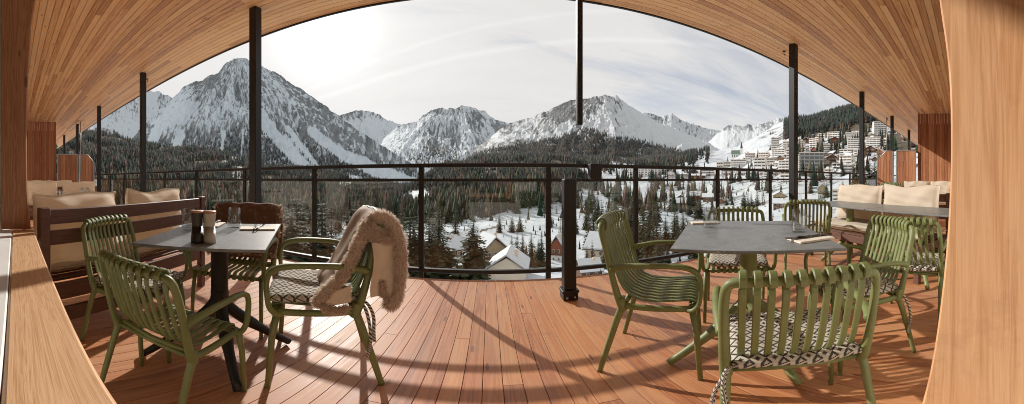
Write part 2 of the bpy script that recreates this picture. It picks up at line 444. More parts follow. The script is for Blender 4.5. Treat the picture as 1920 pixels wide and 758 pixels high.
def ground_z(r, px):
    r = np.asarray(r, float); px = np.asarray(px, float)
    lr = np.interp(np.log(np.maximum(r, 6)), np.log(KR), np.arange(len(KR)))
    lp = np.interp(px, KPX, np.arange(len(KPX)))
    i = np.clip(lr.astype(int), 0, len(KR) - 2); j = np.clip(lp.astype(int), 0, len(KPX) - 2)
    u = lr - i; v = lp - j; v = v * v * (3 - 2 * v)
    z = (KZ[j, i] * (1 - u) + KZ[j, i + 1] * u) * (1 - v) + (KZ[j + 1, i] * (1 - u) + KZ[j + 1, i + 1] * u) * v
    x = r * np.sin(TH(px)); y = r * np.cos(TH(px))
    a = np.clip((r - 60) / 400, 0, 1)
    return z + (fbm(x / 55, y / 55, 4, 5) - .5) * (3 + 16 * a) + (fbm(x / 14, y / 14, 3, 9) - .5) * 1.6
RR = np.geomspace(7, 1150, 420)
def first_hit(px, py):
    """range at which the line of sight at this bearing and elevation first meets the ground"""
    z = ground_z(RR, np.full_like(RR, px)); e = (z - EYE) / RR
    k = np.nonzero(e >= math.tan(LAT(py)))[0]
    return float(RR[k[0]]) if len(k) else None
def ground_at(px, r):
    t = TH(px); return (r * math.sin(t), r * math.cos(t), float(ground_z(np.array([r]), np.array([px]))[0]))

cols = np.linspace(-60, 1900, 640); rows = np.geomspace(6, 1150, 300)
PXg, Rg = np.meshgrid(cols, rows)
Zg = ground_z(Rg, PXg); Tg = TH(PXg)
Pyg = 335 - 567 * np.arctan((Zg - EYE) / Rg)
fl = np.where(PXg < 1085, 1, 0) * sstep(240, 320, Rg) * np.where(Pyg < np.interp(PXg, [500, 700, 860, 960, 1085], [520, 430, 420, 395, 372]), 1, 0) * (np.hypot((PXg - 785) * .5, Pyg - 372) > 18)
fl = np.maximum(fl, np.where((PXg > 1470) & (Pyg < np.interp(PXg, [1470, 1520, 1580, 1620, 1700], [262, 252, 248, 232, 215])), 1, 0))
bare = (.48 * fl + sstep(.45, .7, fbm(Rg * np.sin(Tg) / 40, Rg * np.cos(Tg) / 40, 4, 3)) * .25
        + .22 * sstep(60, 25, Rg) + .22 * sstep(1480, 1560, PXg) * sstep(330, 280, Pyg) + .12 * sstep(700, 500, PXg) + .10 * sstep(1330, 1400, PXg) * sstep(345, 325, Pyg) + .05 * (PXg > 1085))
for (ax, ay), (bx, by) in zip([(820, 492), (905, 432), (990, 412), (1100, 432), (1190, 448), (1290, 396), (1370, 362), (1430, 343), (1520, 338)][:-1], [(905, 432), (990, 412), (1100, 432), (1190, 448), (1290, 396), (1370, 362), (1430, 343), (1520, 338), (1640, 330)]):
    vx, vy = bx - ax, by - ay; q = np.clip(((PXg - ax) * vx + (Pyg - ay) * vy) / (vx * vx + vy * vy), 0, 1)
    bare = bare + .30 * sstep(3.2, 1.2, np.hypot(PXg - ax - q * vx, (Pyg - ay - q * vy) * 1.6)) * (Rg > 60)
tag(grid_mesh('valley_ground', Rg * np.sin(Tg), Rg * np.cos(Tg), Zg, M['ground'], {'bare': bare}), 'snow covered valley floor below the terrace', 'ground', kind='structure')

def mountain(name, label, sky, Rt, Rb, zb, mat, seed, amp=.16, nx=420, ny=260, rock=.5, prof=1.2, peak=None, chutes=(), rockfn=None, back=True, jag=1.0):
    sky = np.array(sky, float); px = np.linspace(sky[0, 0], sky[-1, 0], nx)
    ys = np.interp(px, sky[:, 0], sky[:, 1])
    pad = np.pad(ys, 40, mode='edge'); kk = np.hanning(81); kk /= kk.sum(); yl = np.convolve(pad, kk, 'valid') + 4
    ys = ys + ((fbm(px / 9, px * 0 + seed, 5, seed, .6) - .5) * 7) * jag
    rt = Rt if not isinstance(Rt, (list, tuple)) else np.interp(px, sky[:, 0], Rt)
    t = np.concatenate([np.linspace(0, 1, ny), np.linspace(1.01, 1.3, 14) if back else []])
    P_, T = np.meshgrid(px, t); th = TH(P_)
    top = EYE + rt * np.tan(LAT(ys)); rt = np.broadcast_to(rt, px.shape)
    r = Rb + (rt[None, :] - Rb) * T
    zb_ = zb if not isinstance(zb, (list, tuple)) else np.interp(px, [p for p, _ in zb], [z for _, z in zb])
    low = EYE + rt * np.tan(LAT(yl)); q_ = np.clip(T, 0, 1) ** 4
    top2 = low[None, :] * (1 - q_) + top[None, :] * q_
    z = zb_ + (top2 - zb_) * np.where(T <= 1, np.minimum(T, 1) ** prof, 1 - (T - 1) * 2.2)
    H = float((top - np.min(zb_)).max())
    U = th * np.mean(rt); V = z.copy()
    if peak is not None:      # gullies fan out from the summit
        pu = TH(peak[0]) * np.mean(rt); pz = EYE + np.mean(rt) * math.tan(LAT(peak[1])) + .25 * H
        ang = np.arctan2(U - pu, pz - V); dist = np.hypot(U - pu, pz - V)
        U2 = ang * H * .9; V2 = -dist
    else: U2, V2 = U, V
    w = np.clip(np.sin(np.clip(T, 0, 1) * PI) ** .6, 0, 1)
    s = H / 5.0
    wx = (fbm(U2 / (s * .9), V2 / (s * .9), 4, seed + 8) - .5) * s * .7
    rd = ridged((U2 + wx) / s, V2 / (s * 2.2), 6, seed, .52)
    rd2 = ridged(U2 / (s * .28), V2 / (s * .5), 5, seed + 5, .6)
    z = z - amp * H * w * (1 - rd) * 1.3 - amp * .22 * H * w * (1 - rd2)
    py = 335 - 567 * np.arctan((z - EYE) / r)
    big = fbm(U2 / (s * .8), V2 / (s * 1.6), 5, seed + 3)
    rk = rock + (big - .5) * .75 + (.45 - rd) * .4
    if rockfn is not None: rk = rockfn(P_, py, T, rk, rd, big)
    for (pts, wd, k) in chutes:
        d = np.full(P_.shape, 1e9)
        for (ax, ay), (bx, by) in zip(pts[:-1], pts[1:]):
            vx, vy = bx - ax, by - ay; q = np.clip(((P_ - ax) * vx + (py - ay) * vy) / (vx * vx + vy * vy), 0, 1)
            d = np.minimum(d, np.hypot(P_ - ax - q * vx, py - ay - q * vy))
        rk = rk - k * sstep(wd * 1.4, wd * .5, d + (big - .5) * wd * 2)
    o = grid_mesh(name, r * np.sin(th), r * np.cos(th), z, mat, {'rock': rk}, (U2 / 100, V2 / 100))
    tag(o, label, 'mountain', kind='structure')
    return dict(P=P_, py=py, X=r * np.sin(th), Y=r * np.cos(th), Z=z, rk=rk, T=T, r=r)

SN = (.56, .64, .70)  # snow blued: the tint of its shade is in the colour
mat_a = mat_mountain('mountain_rock_a', (.175, .19, .20), SN, 3.6, 3.2)  # rock colours lightened: distance haze put into them
mat_b = mat_mountain('mountain_rock_b', (.17, .185, .195), (.53, .585, .63), 2.6, 2.0)
mat_c = mat_mountain('mountain_rock_c', (.13, .135, .14), (.53, .56, .585), 3.6, 2.6)
mat_d = mat_mountain('mountain_rock_d', (.17, .185, .195), (.50, .53, .56), 2.4, 2.0)

m0 = mountain('back_ridge', 'hazy snowy ridge behind the big peak on the left', [(-40, 250), (100, 240), (190, 214), (225, 197), (262, 178), (280, 170), (300, 173), (325, 183), (360, 215), (420, 260)], 5200, 3600, 100, mat_b, 3, .12, 260, 160, .30)
def rk1(px, py, T, rk, rd, big):
    d = np.clip((py - 110) / 200, 0, 1)
    rk = rk + .22 - .12 * np.exp(-((py - 190) / 40) ** 2) * sstep(420, 330, px)
    # upper bowl on the left shoulder keeps its snow
    rk = rk - .5 * np.exp(-(((px - 330) / 45) ** 2 + ((py - 215 + (px - 330) * .3) / 16) ** 2))
    return rk
m1 = mountain('big_peak', 'tall craggy snow dusted peak left of centre', [(180, 330), (225, 290), (265, 240), (300, 205), (325, 184), (345, 162), (362, 153), (380, 150), (395, 141), (410, 137), (420, 121), (432, 112), (445, 109), (462, 110), (470, 117), (490, 124), (505, 132), (520, 138), (545, 155), (570, 170), (600, 192), (640, 222), (680, 250), (720, 276), (770, 305), (820, 335), (880, 365)],
              [2500, 2700, 2900, 3000, 3100, 3200, 3250, 3300, 3300, 3300, 3300, 3300, 3300, 3300, 3300, 3250, 3200, 3150, 3050, 2950, 2800, 2600, 2400, 2200, 2000, 1800, 1600], 1180, -60, mat_a, 11, .14, 640, 420, .47, 1.05, (448, 95),
              chutes=[([(486, 215), (520, 262), (585, 330), (640, 372)], 9, 1.0), ([(588, 248), (640, 292), (735, 335), (800, 358)], 11, 1.2), ([(660, 338), (725, 372)], 12, 1.0), ([(340, 255), (318, 310)], 7, .8), ([(300, 235), (275, 280)], 8, .7), ([(420, 250), (412, 320)], 4, .6), ([(455, 245), (450, 330)], 4, .6), ([(540, 240), (600, 320)], 4, .7)], rockfn=rk1)
m2 = mountain('saddle_peak', 'snowy peak behind the saddle right of the big peak', [(560, 250), (610, 226), (640, 214), (655, 210), (668, 207), (690, 208), (700, 210), (712, 215), (728, 226), (745, 233), (775, 240), (830, 262)], 5600, 3600, 60, mat_b, 21, .12, 260, 180, .22, 1.0,
              rockfn=lambda px, py, T, rk, rd, big: rk + .42 * sstep(232, 214, py))
m3 = mountain('middle_peak', 'broad rocky snow mountain in the middle of the view', [(660, 300), (700, 275), (745, 237), (765, 230), (782, 226), (800, 211), (820, 203), (838, 204), (852, 203), (868, 197), (880, 200), (893, 203), (910, 208), (918, 216), (928, 224), (945, 228), (990, 245), (1050, 280)], 4300, 2000, -20, mat_b, 31, .13, 420, 300, .56, 1.05, (850, 180),
              rockfn=lambda px, py, T, rk, rd, big: rk - .45 * np.exp(-(((px - 735) / 45) ** 2 + ((py - 258) / 18) ** 2)))
m5 = mountain('far_notched_ridge', 'far notched rocky ridge right of the centre peak', [(1150, 240), (1195, 216), (1210, 212), (1225, 214), (1240, 220), (1252, 214), (1260, 213), (1268, 220), (1282, 229), (1300, 231), (1318, 238), (1345, 243), (1380, 262)], 5600, 3800, 60, mat_d, 41, .07, 240, 160, .4, 1.0)
m6 = mountain('far_right_ridge', 'bright snow ridge above the church', [(1290, 282), (1325, 268), (1350, 248), (1362, 238), (1375, 233), (1390, 238), (1402, 233), (1412, 236), (1432, 232), (1447, 224), (1460, 222), (1480, 221), (1510, 226), (1560, 240), (1620, 265)], 5000, 2400, 40, mat_d, 51, .05, 300, 220, .12, 1.0,
              rockfn=lambda px, py, T, rk, rd, big: rk + .42 * sstep(256, 236, py))
def rk4(px, py, T, rk, rd, big):
    rk = rk - .42 * sstep(1110, 1200, px + (py - 200) * .5) + .28 * sstep(960, 1060, px) * sstep(1130, 1080, px) * sstep(260, 215, py)
    return rk + .18 * sstep(1130, 1180, px) * np.exp(-((py - 196) / 12) ** 2)
m4 = mountain('right_peak', 'broad white peak right of centre with forest at its foot', [(840, 338), (868, 302), (905, 268), (945, 236), (968, 227), (988, 221), (1010, 215), (1030, 206), (1046, 199), (1062, 191), (1085, 186), (1105, 183), (1122, 180), (1135, 178), (1146, 182), (1155, 177), (1164, 186), (1180, 199), (1195, 208), (1215, 219), (1240, 231), (1270, 243), (1300, 256), (1330, 268), (1355, 285), (1385, 305), (1440, 330)],
              2600, 1050, 45, mat_c, 61, .10, 560, 360, .56, 1.05, (1130, 150), rockfn=rk4,
              chutes=[([(1190, 215), (1290, 280)], 22, .5), ([(1060, 235), (1030, 275)], 10, .6)])
mh = mountain('left_forest_hill', 'dark forested hillside at the far left', [(-60, 250), (60, 240), (115, 246), (150, 240), (190, 238), (214, 244), (240, 263), (270, 290), (300, 310), (330, 326), (380, 345), (430, 360)], [1500] * 9 + [1350, 1250, 1150], 850, 30, mat_c, 71, .07, 240, 160, .55, 1.0)
mv = mountain('village_hill', 'steep wooded hill rising behind the village', [(1440, 285), (1475, 268), (1495, 256), (1520, 252), (1560, 243), (1600, 226), (1640, 206), (1700, 180), (1780, 150), (1900, 120)], 1500, 900, 120, mat_c, 81, .05, 200, 120, .35, 1.0)

# ================================================================== FAR FOREST (one mass: nobody could count it)
rng = np.random.default_rng(5)
pts = []      # x, y, z, h, kind
def sample_mountain(m, n, prob, hmin, hmax, larch=.25):
    ny, nx = m['P'].shape; f = m['T'] <= 1.0
    idx = rng.integers(0, ny * nx, n)
    P_, py, X, Y, Z = (m[k].ravel()[idx] for k in ('P', 'py', 'X', 'Y', 'Z'))
    pr = prob(P_, py, m['rk'].ravel()[idx]) * (m['T'].ravel()[idx] < .98)
    ok = rng.random(n) < pr
    h = rng.uniform(hmin, hmax, n); k = (rng.random(n) < larch)
    pts.append(np.stack([X[ok], Y[ok], Z[ok], h[ok], k[ok] * 1.0], -1))
def pr1(px, py, rk):
    line = np.interp(px, [180, 300, 345, 420, 480, 560, 640, 720, 900], [250, 262, 262, 250, 238, 262, 285, 300, 330])
    return sstep(line - 12, line + 35, py + (rng.random(len(py)) - .5) * 20) * sstep(.2, .75, rk) * 1.0
sample_mountain(m1, 42000, pr1, 12, 24, .15)
def pr4(px, py, rk):
    line = np.interp(px, [840, 940, 1000, 1045, 1075, 1100, 1125, 1150, 1190, 1250, 1320, 1380], [300, 282, 272, 262, 255, 243, 252, 262, 266, 283, 297, 310])
    return sstep(line - 4, line + 8, py + (rng.random(len(py)) - .5) * 14) * np.where(vnoise(px / 16, py / 7, 77) > .22, .95, .2)
sample_mountain(m4, 90000, pr4, 13, 24, .42)
sample_mountain(m3, 16000, lambda px, py, rk: sstep(268, 300, py) * .8 * sstep(.1, .6, rk), 16, 26, .2)
sample_mountain(mh, 26000, lambda px, py, rk: sstep(244, 262, py) * .95 * np.where(vnoise(px / 10, py / 8, 7) > .2, 1, .2), 12, 22, .25)
sample_mountain(mv, 16000, lambda px, py, rk: np.full(len(px), .95), 18, 27, .06)
def sample_ground(n, prob, hmin, hmax, larch, rmin=330, rmax=1150):
    px = rng.uniform(90, 1720, n); r = np.sqrt(rng.uniform(rmin ** 2, rmax ** 2, n))
    z = ground_z(r, px); py = 335 - 567 * np.arctan((z - EYE) / r)
    ok = rng.random(n) < prob(px, py, r)
    t = TH(px); h = rng.uniform(hmin, hmax, n); k = rng.random(n) < larch
    pts.append(np.stack([r * np.sin(t), r * np.cos(t), z, h, k * 1.0], -1)[ok])
def clearing(px, py): return np.where(vnoise(px / 28, py / 9, 41) > .27, 1.0, .08)
def prg(px, py, r):
    a = np.where(px < 700, sstep(240, 300, r), 0)
    vsnow = 1 - sstep(22, 10, np.hypot((px - 785) * .5, (py - 372)))
    b = np.where((px >= 700) & (px < 1085), 1.0, 0) * vsnow * np.where(py < np.interp(px, [700, 860, 960, 1085], [440, 425, 398, 378]), 1, .03)
    c = np.where((px >= 1085) & (px < 1330), sstep(640, 800, r) * .9 + np.where(vnoise(px / 22, py / 8, 91) > .62, .5, .03) * (r < 640), 0)
    d = np.where(px >= 1330, np.where((py > 330) | (px > 1490), np.where(vnoise(px / 16, py / 7, 95) > .64, .35, .035), 0) + .25 * sstep(1000, 1150, r) * (px > 1480), 0)
    return (a + b + c + d) * clearing(px, py)
sample_ground(60000, prg, 9, 25, .2, 240)
sample_ground(30000, lambda px, py, r: np.where((px > 1470) & (py < np.interp(px, [1470, 1520, 1580, 1620, 1700], [262, 252, 248, 232, 215])) & (py > 120), .95, 0), 15, 24, .05, 500)

sample_ground(9000, lambda px, py, r: np.where((px > 690) & (px < 1500) & (vnoise(px / 20, py / 8, 15) > .45), .5, .06), 1.2, 5, .6, 60, 560)
pts = np.concatenate(pts)
def forest_mesh(name, pts, label):
    n = len(pts); S = 5
    # per tree: two stacked jagged cones
    ang = rng.uniform(0, 2 * PI, n); V = []; C = []
    h = pts[:, 3]; rad = h * rng.uniform(.13, .2, n)
    base = pts[:, :3]
    lar = pts[:, 4] > .5
    sp = np.stack([rng.uniform(.014, .038, n), rng.uniform(.020, .042, n), rng.uniform(.015, .026, n)], -1)
    lc = np.stack([rng.uniform(.10, .17, n), rng.uniform(.068, .11, n), rng.uniform(.045, .075, n)], -1)
    dist = np.hypot(base[:, 0], base[:, 1]); hz = np.clip((dist - 300) / 3000, 0, .5)[:, None]  # distance haze mixed into the tree tint
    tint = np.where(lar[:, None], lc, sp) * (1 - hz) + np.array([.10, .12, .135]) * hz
    for lvl, (z0, z1, rr) in enumerate(((.06, .62, 1.0), (.42, 1.0, .62))):
        ring = []
        for k in range(S):
            a = ang + 2 * PI * k / S + lvl * .6
            q = rad * rr * rng.uniform(.7, 1.2, n)
            ring.append(np.stack([base[:, 0] + np.cos(a) * q, base[:, 1] + np.sin(a) * q, base[:, 2] + h * (z0 + rng.uniform(-.03, .05, n))], -1))
        tip = np.stack([base[:, 0], base[:, 1], base[:, 2] + h * z1], -1)
        V += ring + [tip]
    V = np.stack(V, 1)        # n, 12, 3
    f = []
    for lvl in range(2):
        o = lvl * (S + 1)
        f += [(o + k, o + (k + 1) % S, o + S) for k in range(S)]
    f = np.array(f); F = (f[None] + (np.arange(n) * 2 * (S + 1))[:, None, None]).reshape(-1, 3)
    me = bpy.data.meshes.new(name)
    me.vertices.add(n * 12); me.vertices.foreach_set('co', V.reshape(-1).astype(np.float32))
    me.loops.add(F.size); me.loops.foreach_set('vertex_index', F.ravel().astype(np.int32))
    me.polygons.add(len(F)); me.polygons.foreach_set('loop_start', (np.arange(len(F)) * 3).astype(np.int32))
    me.update(calc_edges=True)
    a = me.attributes.new('tint', 'FLOAT_COLOR', 'POINT')
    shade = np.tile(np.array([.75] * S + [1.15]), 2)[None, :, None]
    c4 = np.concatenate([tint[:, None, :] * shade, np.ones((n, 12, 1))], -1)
    a.data.foreach_set('color', c4.reshape(-1).astype(np.float32))
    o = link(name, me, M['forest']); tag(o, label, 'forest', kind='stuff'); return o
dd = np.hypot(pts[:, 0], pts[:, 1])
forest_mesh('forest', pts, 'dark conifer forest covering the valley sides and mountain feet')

# ================================================================== TREES (each its own)
def spruce_mesh(seed, larch=False, lv=30):
    r_ = random.Random(seed); crown = MB()
    for i in range(lv):
        f = i / (lv - 1); z = .07 + .92 * f
        Rm = (.20 * (1 - f) ** .8 + .006) * r_.uniform(.78, 1.12)
        nb = max(4, int((13 if not larch else 8) * (1 - f * .6)))
        a0 = r_.uniform(0, 6.28)
        for k in range(nb):
            a = a0 + 2 * PI * k / nb + r_.uniform(-.25, .25); L_ = Rm * r_.uniform(.6, 1.15)
            d = Vector((math.cos(a), math.sin(a), 0)); sd = Vector((-d.y, d.x, 0))
            droop = r_.uniform(.15, .5) * L_ * (1.1 - f)
            crown.cur = r_.uniform(0, 1)
            segs = 3 if not larch else 2
            w = L_ * (.34 if not larch else .07)
            for s_ in range(segs):
                t0 = s_ / segs; t1 = (s_ + 1.25) / segs
                p0 = d * L_ * t0 + Vector((0, 0, z - droop * t0 * t0)); p1 = d * L_ * min(t1, 1.05) + Vector((0, 0, z - droop * t1 * t1 + r_.uniform(-.004, .006)))
                ww = w * (1 - t0 * .45) * r_.uniform(.7, 1.2)
                mid = (p0 + p1) / 2
                j = r_.uniform(-.35, .35)
                crown.add([p0, mid + sd * ww + Vector((0, 0, -ww * (.35 + j))), p1, mid - sd * ww + Vector((0, 0, -ww * (.35 - j)))], [(0, 1, 2), (0, 2, 3)])
                if larch:
                    for q in range(3):
                        u = r_.uniform(.2, 1); b = d * L_ * u + Vector((0, 0, z - droop * u * u)); e = b + Vector((r_.uniform(-1, 1), r_.uniform(-1, 1), r_.uniform(-.8, .6))) * .03
                        crown.add([b, e, b + Vector((.004, .003, .004))], [(0, 1, 2)])
    tr = MB(); tr.tube([(0, 0, -.03), (0, 0, .3), (0, 0, .7), (0, 0, .97)], [.017, .013, .007, .002], 6)
    return tr, crown
sp_v = []
for i in range(7): t_, c_ = spruce_mesh(100 + i, False, [30, 24, 34, 28, 22, 32, 26][i]); sp_v.append((t_.mesh('trunk'), c_.mesh('crown')))
la_v = []
for i in range(2): t_, c_ = spruce_mesh(200 + i, True, 26); la_v.append((t_.mesh('trunk'), c_.mesh('crown')))
for t_, c_ in sp_v: t_.materials.append(M['bark']); c_.materials.append(M['spruce'])
for t_, c_ in la_v: t_.materials.append(M['bark']); c_.materials.append(M['larch'])
NT = [0]
def tree(px, r, h, larch=False, label=None, group='trees standing in the valley below the terrace', name=None, wide=1.0):
    x, y, z = ground_at(px, r); k = random.randrange(len(la_v) if larch else len(sp_v))
    e = empty(name or ('larch_tree' if larch else 'spruce_tree'), (x, y, z - .3), random.uniform(0, 6.28), 1,
              label or (('bare brown larch, one of the ' if larch else 'dark green spruce, one of the ') + group), 'tree', group)
    e.rotation_euler.x = random.uniform(-.04, .04); e.scale = (h * wide * random.uniform(.8, 1.3 if wide < 1.2 else 1.0), h * wide * random.uniform(.8, 1.3 if wide < 1.2 else 1.0), h)
    t_, c_ = (la_v if larch else sp_v)[k]
    link('trunk', t_, None, e); link('crown', c_, None, e); NT[0] += 1
    return e
# sighted trees: (bearing px, foot py, top py, larch, label)
def sight_tree(px, foot, top, larch=False, label=None, group=None, wide=1.0):
    r = first_hit(px, foot)
    if r is None: return
    x, y, z = ground_at(px, r); h = r * (math.tan(LAT(top)) - math.tan(LAT(foot)))
    tree(px, r, h, larch, label, group or ('larches in the snowy valley' if larch else 'spruces in the snowy valley'), None, wide)
sight_tree(887, 522, 398, False, 'tallest dark spruce standing left of the white gabled house', None, 2.0)
sight_tree(826, 530, 382, False, 'big dark spruce left of the tallest spruce, beside the snowy chalet', None, 1.9)
sight_tree(806, 535, 395, False, 'dark spruce just right of the railing post by the fur throw', None, 1.8)
sight_tree(770, 540, 392, False, 'dense dark spruce behind the fur draped chair back', None, 1.9)
sight_tree(735, 545, 410, False, 'lower dark spruce hidden behind the sheepskin throw', None, 1.8)
sight_tree(560, 545, 345, False, 'tall yellowish green spruce close below the railing at left', None, 1.6)
sight_tree(545, 560, 375, False, 'spruce close below the railing behind the left table', None, 1.6)
sight_tree(622, 545, 385, False, 'spruce just right of a railing post, left of the sheepskin', None, 1.2)
for px, f, t in [(530, 556, 362), (588, 552, 372), (604, 545, 352), (650, 552, 378), (668, 548, 366), (700, 552, 382), (718, 548, 372), (752, 548, 378), (786, 545, 384)]:
    sight_tree(px, f, t, False, None, 'tall spruces close below the left half of the railing', 1.35)
for px, f, t, l in [(958, 492, 438, 0), (969, 497, 430, 0), (980, 492, 432, 0), (997, 500, 432, 0), (1015, 500, 430, 0), (1010, 488, 445, 0), (988, 503, 452, 1), (1003, 505, 458, 1), (960, 436, 402, 0), (936, 437, 396, 0), (975, 436, 398, 0), (1032, 428, 384, 0), (1080, 440, 395, 0)]:
    sight_tree(px, f, t, l)
for px, f, t, l in [(1130, 470, 372, 0), (1146, 480, 378, 1), (1160, 500, 388, 0), (1172, 470, 362, 1), (1182, 485, 358, 0), (1205, 500, 365, 0), (1215, 505, 398, 0), (1226, 485, 350, 1), (1232, 505, 385, 0), (1250, 470, 400, 0), (1246, 395, 340, 1), (1256, 395, 345, 1), (1262, 396, 350, 0), (1272, 480, 410, 0), (1282, 470, 408, 0), (1290, 440, 405, 0), (1303, 430, 400, 0), (1308, 425, 398, 0), (1222, 432, 398, 0), (1240, 500, 440, 0), (1252, 497, 455, 0), (1200, 395, 350, 0), (1214, 392, 345, 1), (1190, 400, 340, 0),
                    (1352, 388, 370, 1), (1362, 386, 358, 0), (1371, 386, 366, 1), (1395, 390, 352, 0), (1403, 391, 350, 0), (1409, 391, 356, 0), (1420, 388, 348, 0), (1430, 386, 345, 1), (1374, 357, 344, 0), (1331, 369, 360, 0),
                    (1409, 318, 293, 0), (1364, 306, 292, 0), (1478, 285, 268, 0), (1421, 297, 276, 0), (1444, 283, 270, 0), (1464, 292, 282, 1), (1536, 282, 258, 0), (1540, 284, 262, 0), (1566, 318, 300, 0), (1580, 330, 296, 0), (1606, 345, 285, 0), (1598, 340, 300, 1), (1630, 345, 285, 0), (1640, 350, 288, 0), (1646, 345, 295, 0), (1622, 350, 300, 0), (1535, 330, 306, 1), (1556, 345, 300, 1), (1512, 330, 312, 0), (1520, 362, 330, 0), (1550, 370, 330, 0), (1580, 365, 335, 0), (1455, 330, 308, 1), (1440, 334, 315, 0), (1330, 330, 316, 0), (1300, 332, 318, 0), (1230, 334, 315, 0), (1238, 335, 316, 1), (1248, 334, 318, 0), (1203, 334, 316, 0), (1652, 285, 262, 0), (1575, 268, 250, 0), (1586, 272, 254, 0), (1505, 262, 240, 0)]:
    sight_tree(px, f, t, l, None, 'larches among the village houses' if l and px > 1330 else ('spruces among the village houses' if px > 1330 else None))
# woods on the near slopes: individuals nearest to the terrace
cnt = 0; guard = 0
while cnt < 232 and guard < 6000:
    guard += 1
    px = random.uniform(500, 1330); r = math.sqrt(random.uniform(60 ** 2, 340 ** 2))
    x, y, z = ground_at(px, r); py = 335 - 567 * math.atan((z - EYE) / r)
    if px < 700: p = .9
    elif px < 850: p = .55 if (py < 430 or py > 470) else .2
    elif px < 1090: p = .9 if py < 402 else .02
    else: p = .85 if px < 1235 else (.08 if py < 420 else .2)
    # keep the sighted houses in view
    if 830 < px < 1060 and py > 430 and r < 125: p = 0
    if random.random() > p: continue
    tree(px, r, random.uniform(11, 26) if r > 120 else random.uniform(9, 15), (lr := random.random() < .22), None, 'larches in the wood below the terrace' if lr else 'spruces in the wood below the terrace')
    cnt += 1

# ================================================================== BUILDINGS
def window(b, x, z, w, h, y, face='F', m=None):
    f = MB(); f.box((0, 0, 0), (w, .12, h)); o = f.build('window', P['white'], b, (x, y, z))
    q = MB(); q.box((0, -.07, 0), (w * .84, .06, h * .84)); q.build('pane', M['pane'], o)
    return o
def place_b(pxl, pxr, ytop, ybase, yaw=0, r=None):
    pxc = (pxl + pxr) / 2; rr = r or first_hit(pxc, ybase) or 700
    x, y, z = ground_at(pxc, rr); t = TH(pxc)
    w = (pxr - pxl) / 567 * rr; h = rr * (math.tan(LAT(ytop)) - math.tan(LAT(ybase)))
    zb = EYE + rr * math.tan(LAT(ybase))
    return (x, y, min(z, zb) - .5), -t + yaw, w, h + .5
WIN = MB().box((0, 0, 0), (1, 1, 1)).mesh('window'); WIN.materials.append(M['pane']); PART = MB().box((0, 0, 0), (1, 1, 1)).mesh('partition'); PART.materials.append(P['white'])
def flats(pxl, pxr, yt, yb, colr, n, label, yaw=0, group='apartment blocks on the village hillside', balc='white', depth=None, roofless=False, strip=True):
    loc, rz, w, h = place_b(pxl, pxr, yt, yb, yaw)
    w = w / (abs(math.cos(yaw)) + .45 * abs(math.sin(yaw))) ; d = depth or max(9, w * .45)
    b = empty('apartment_block', loc, rz, 1, label, 'apartment block', group)
    bl = MB(); bl.box((0, d / 2, h / 2 - 3), (w, d, h + 6)); bl.build('wall', P[colr], b)
    rf = MB(); rf.box((0, d / 2 - .3, h + .25), (w + 1.0, d + 1.6, .5)); r_ = rf.build('roof', P['beige'], b)
    sn = MB(); sn.box((0, d / 2, h + .72), (w + .6, d + .8, .44)); sn.build('snow_cover', M['snow'], r_)
    if random.random() < .6:
        ch = MB(); ch.box((random.uniform(-.3, .3) * w, d * .5, h + 1.9), (w * .16 + 1, 2.4, 2.0)); ch.build('lift_housing', P[colr], r_)
    fh = h / n; nb = max(2, min(9, int(w / 3.6)))
    for i in range(n):
        z = i * fh + fh * .55
        if strip:     # one dark strip per storey: windows and the recess shade in one colour
            o = link('window', WIN, None, b, (0, -.02, z + fh * .06)); o.scale = (w * random.uniform(.86, .94), .3, fh * .40)
            for k in range(1, 1 + min(4, int(w / 6))):
                o = link('partition', PART, None, b, (-w / 2 + w * k / (1 + min(4, int(w / 6))), -.55, z + fh * .06)); o.scale = (.35, 1.2, fh * .5)
        else:
            for k in range(nb):
                o = link('window', WIN, None, b, (-w / 2 + w * (k + .5) / nb, -.02, z + fh * .08)); o.scale = (w / nb * .45, .3, fh * .42)
        if strip:
            q = MB(); q.box((0, -.65, z - fh * .32), (w * .98, 1.3, fh * .36)); q.build('balcony', P[balc], b)
        for sx in (-1, 1):
            o = link('window', WIN, None, b, (sx * (w / 2 + .02), d * .35, z)); o.scale = (.2, d * .2, fh * .4)
    return b
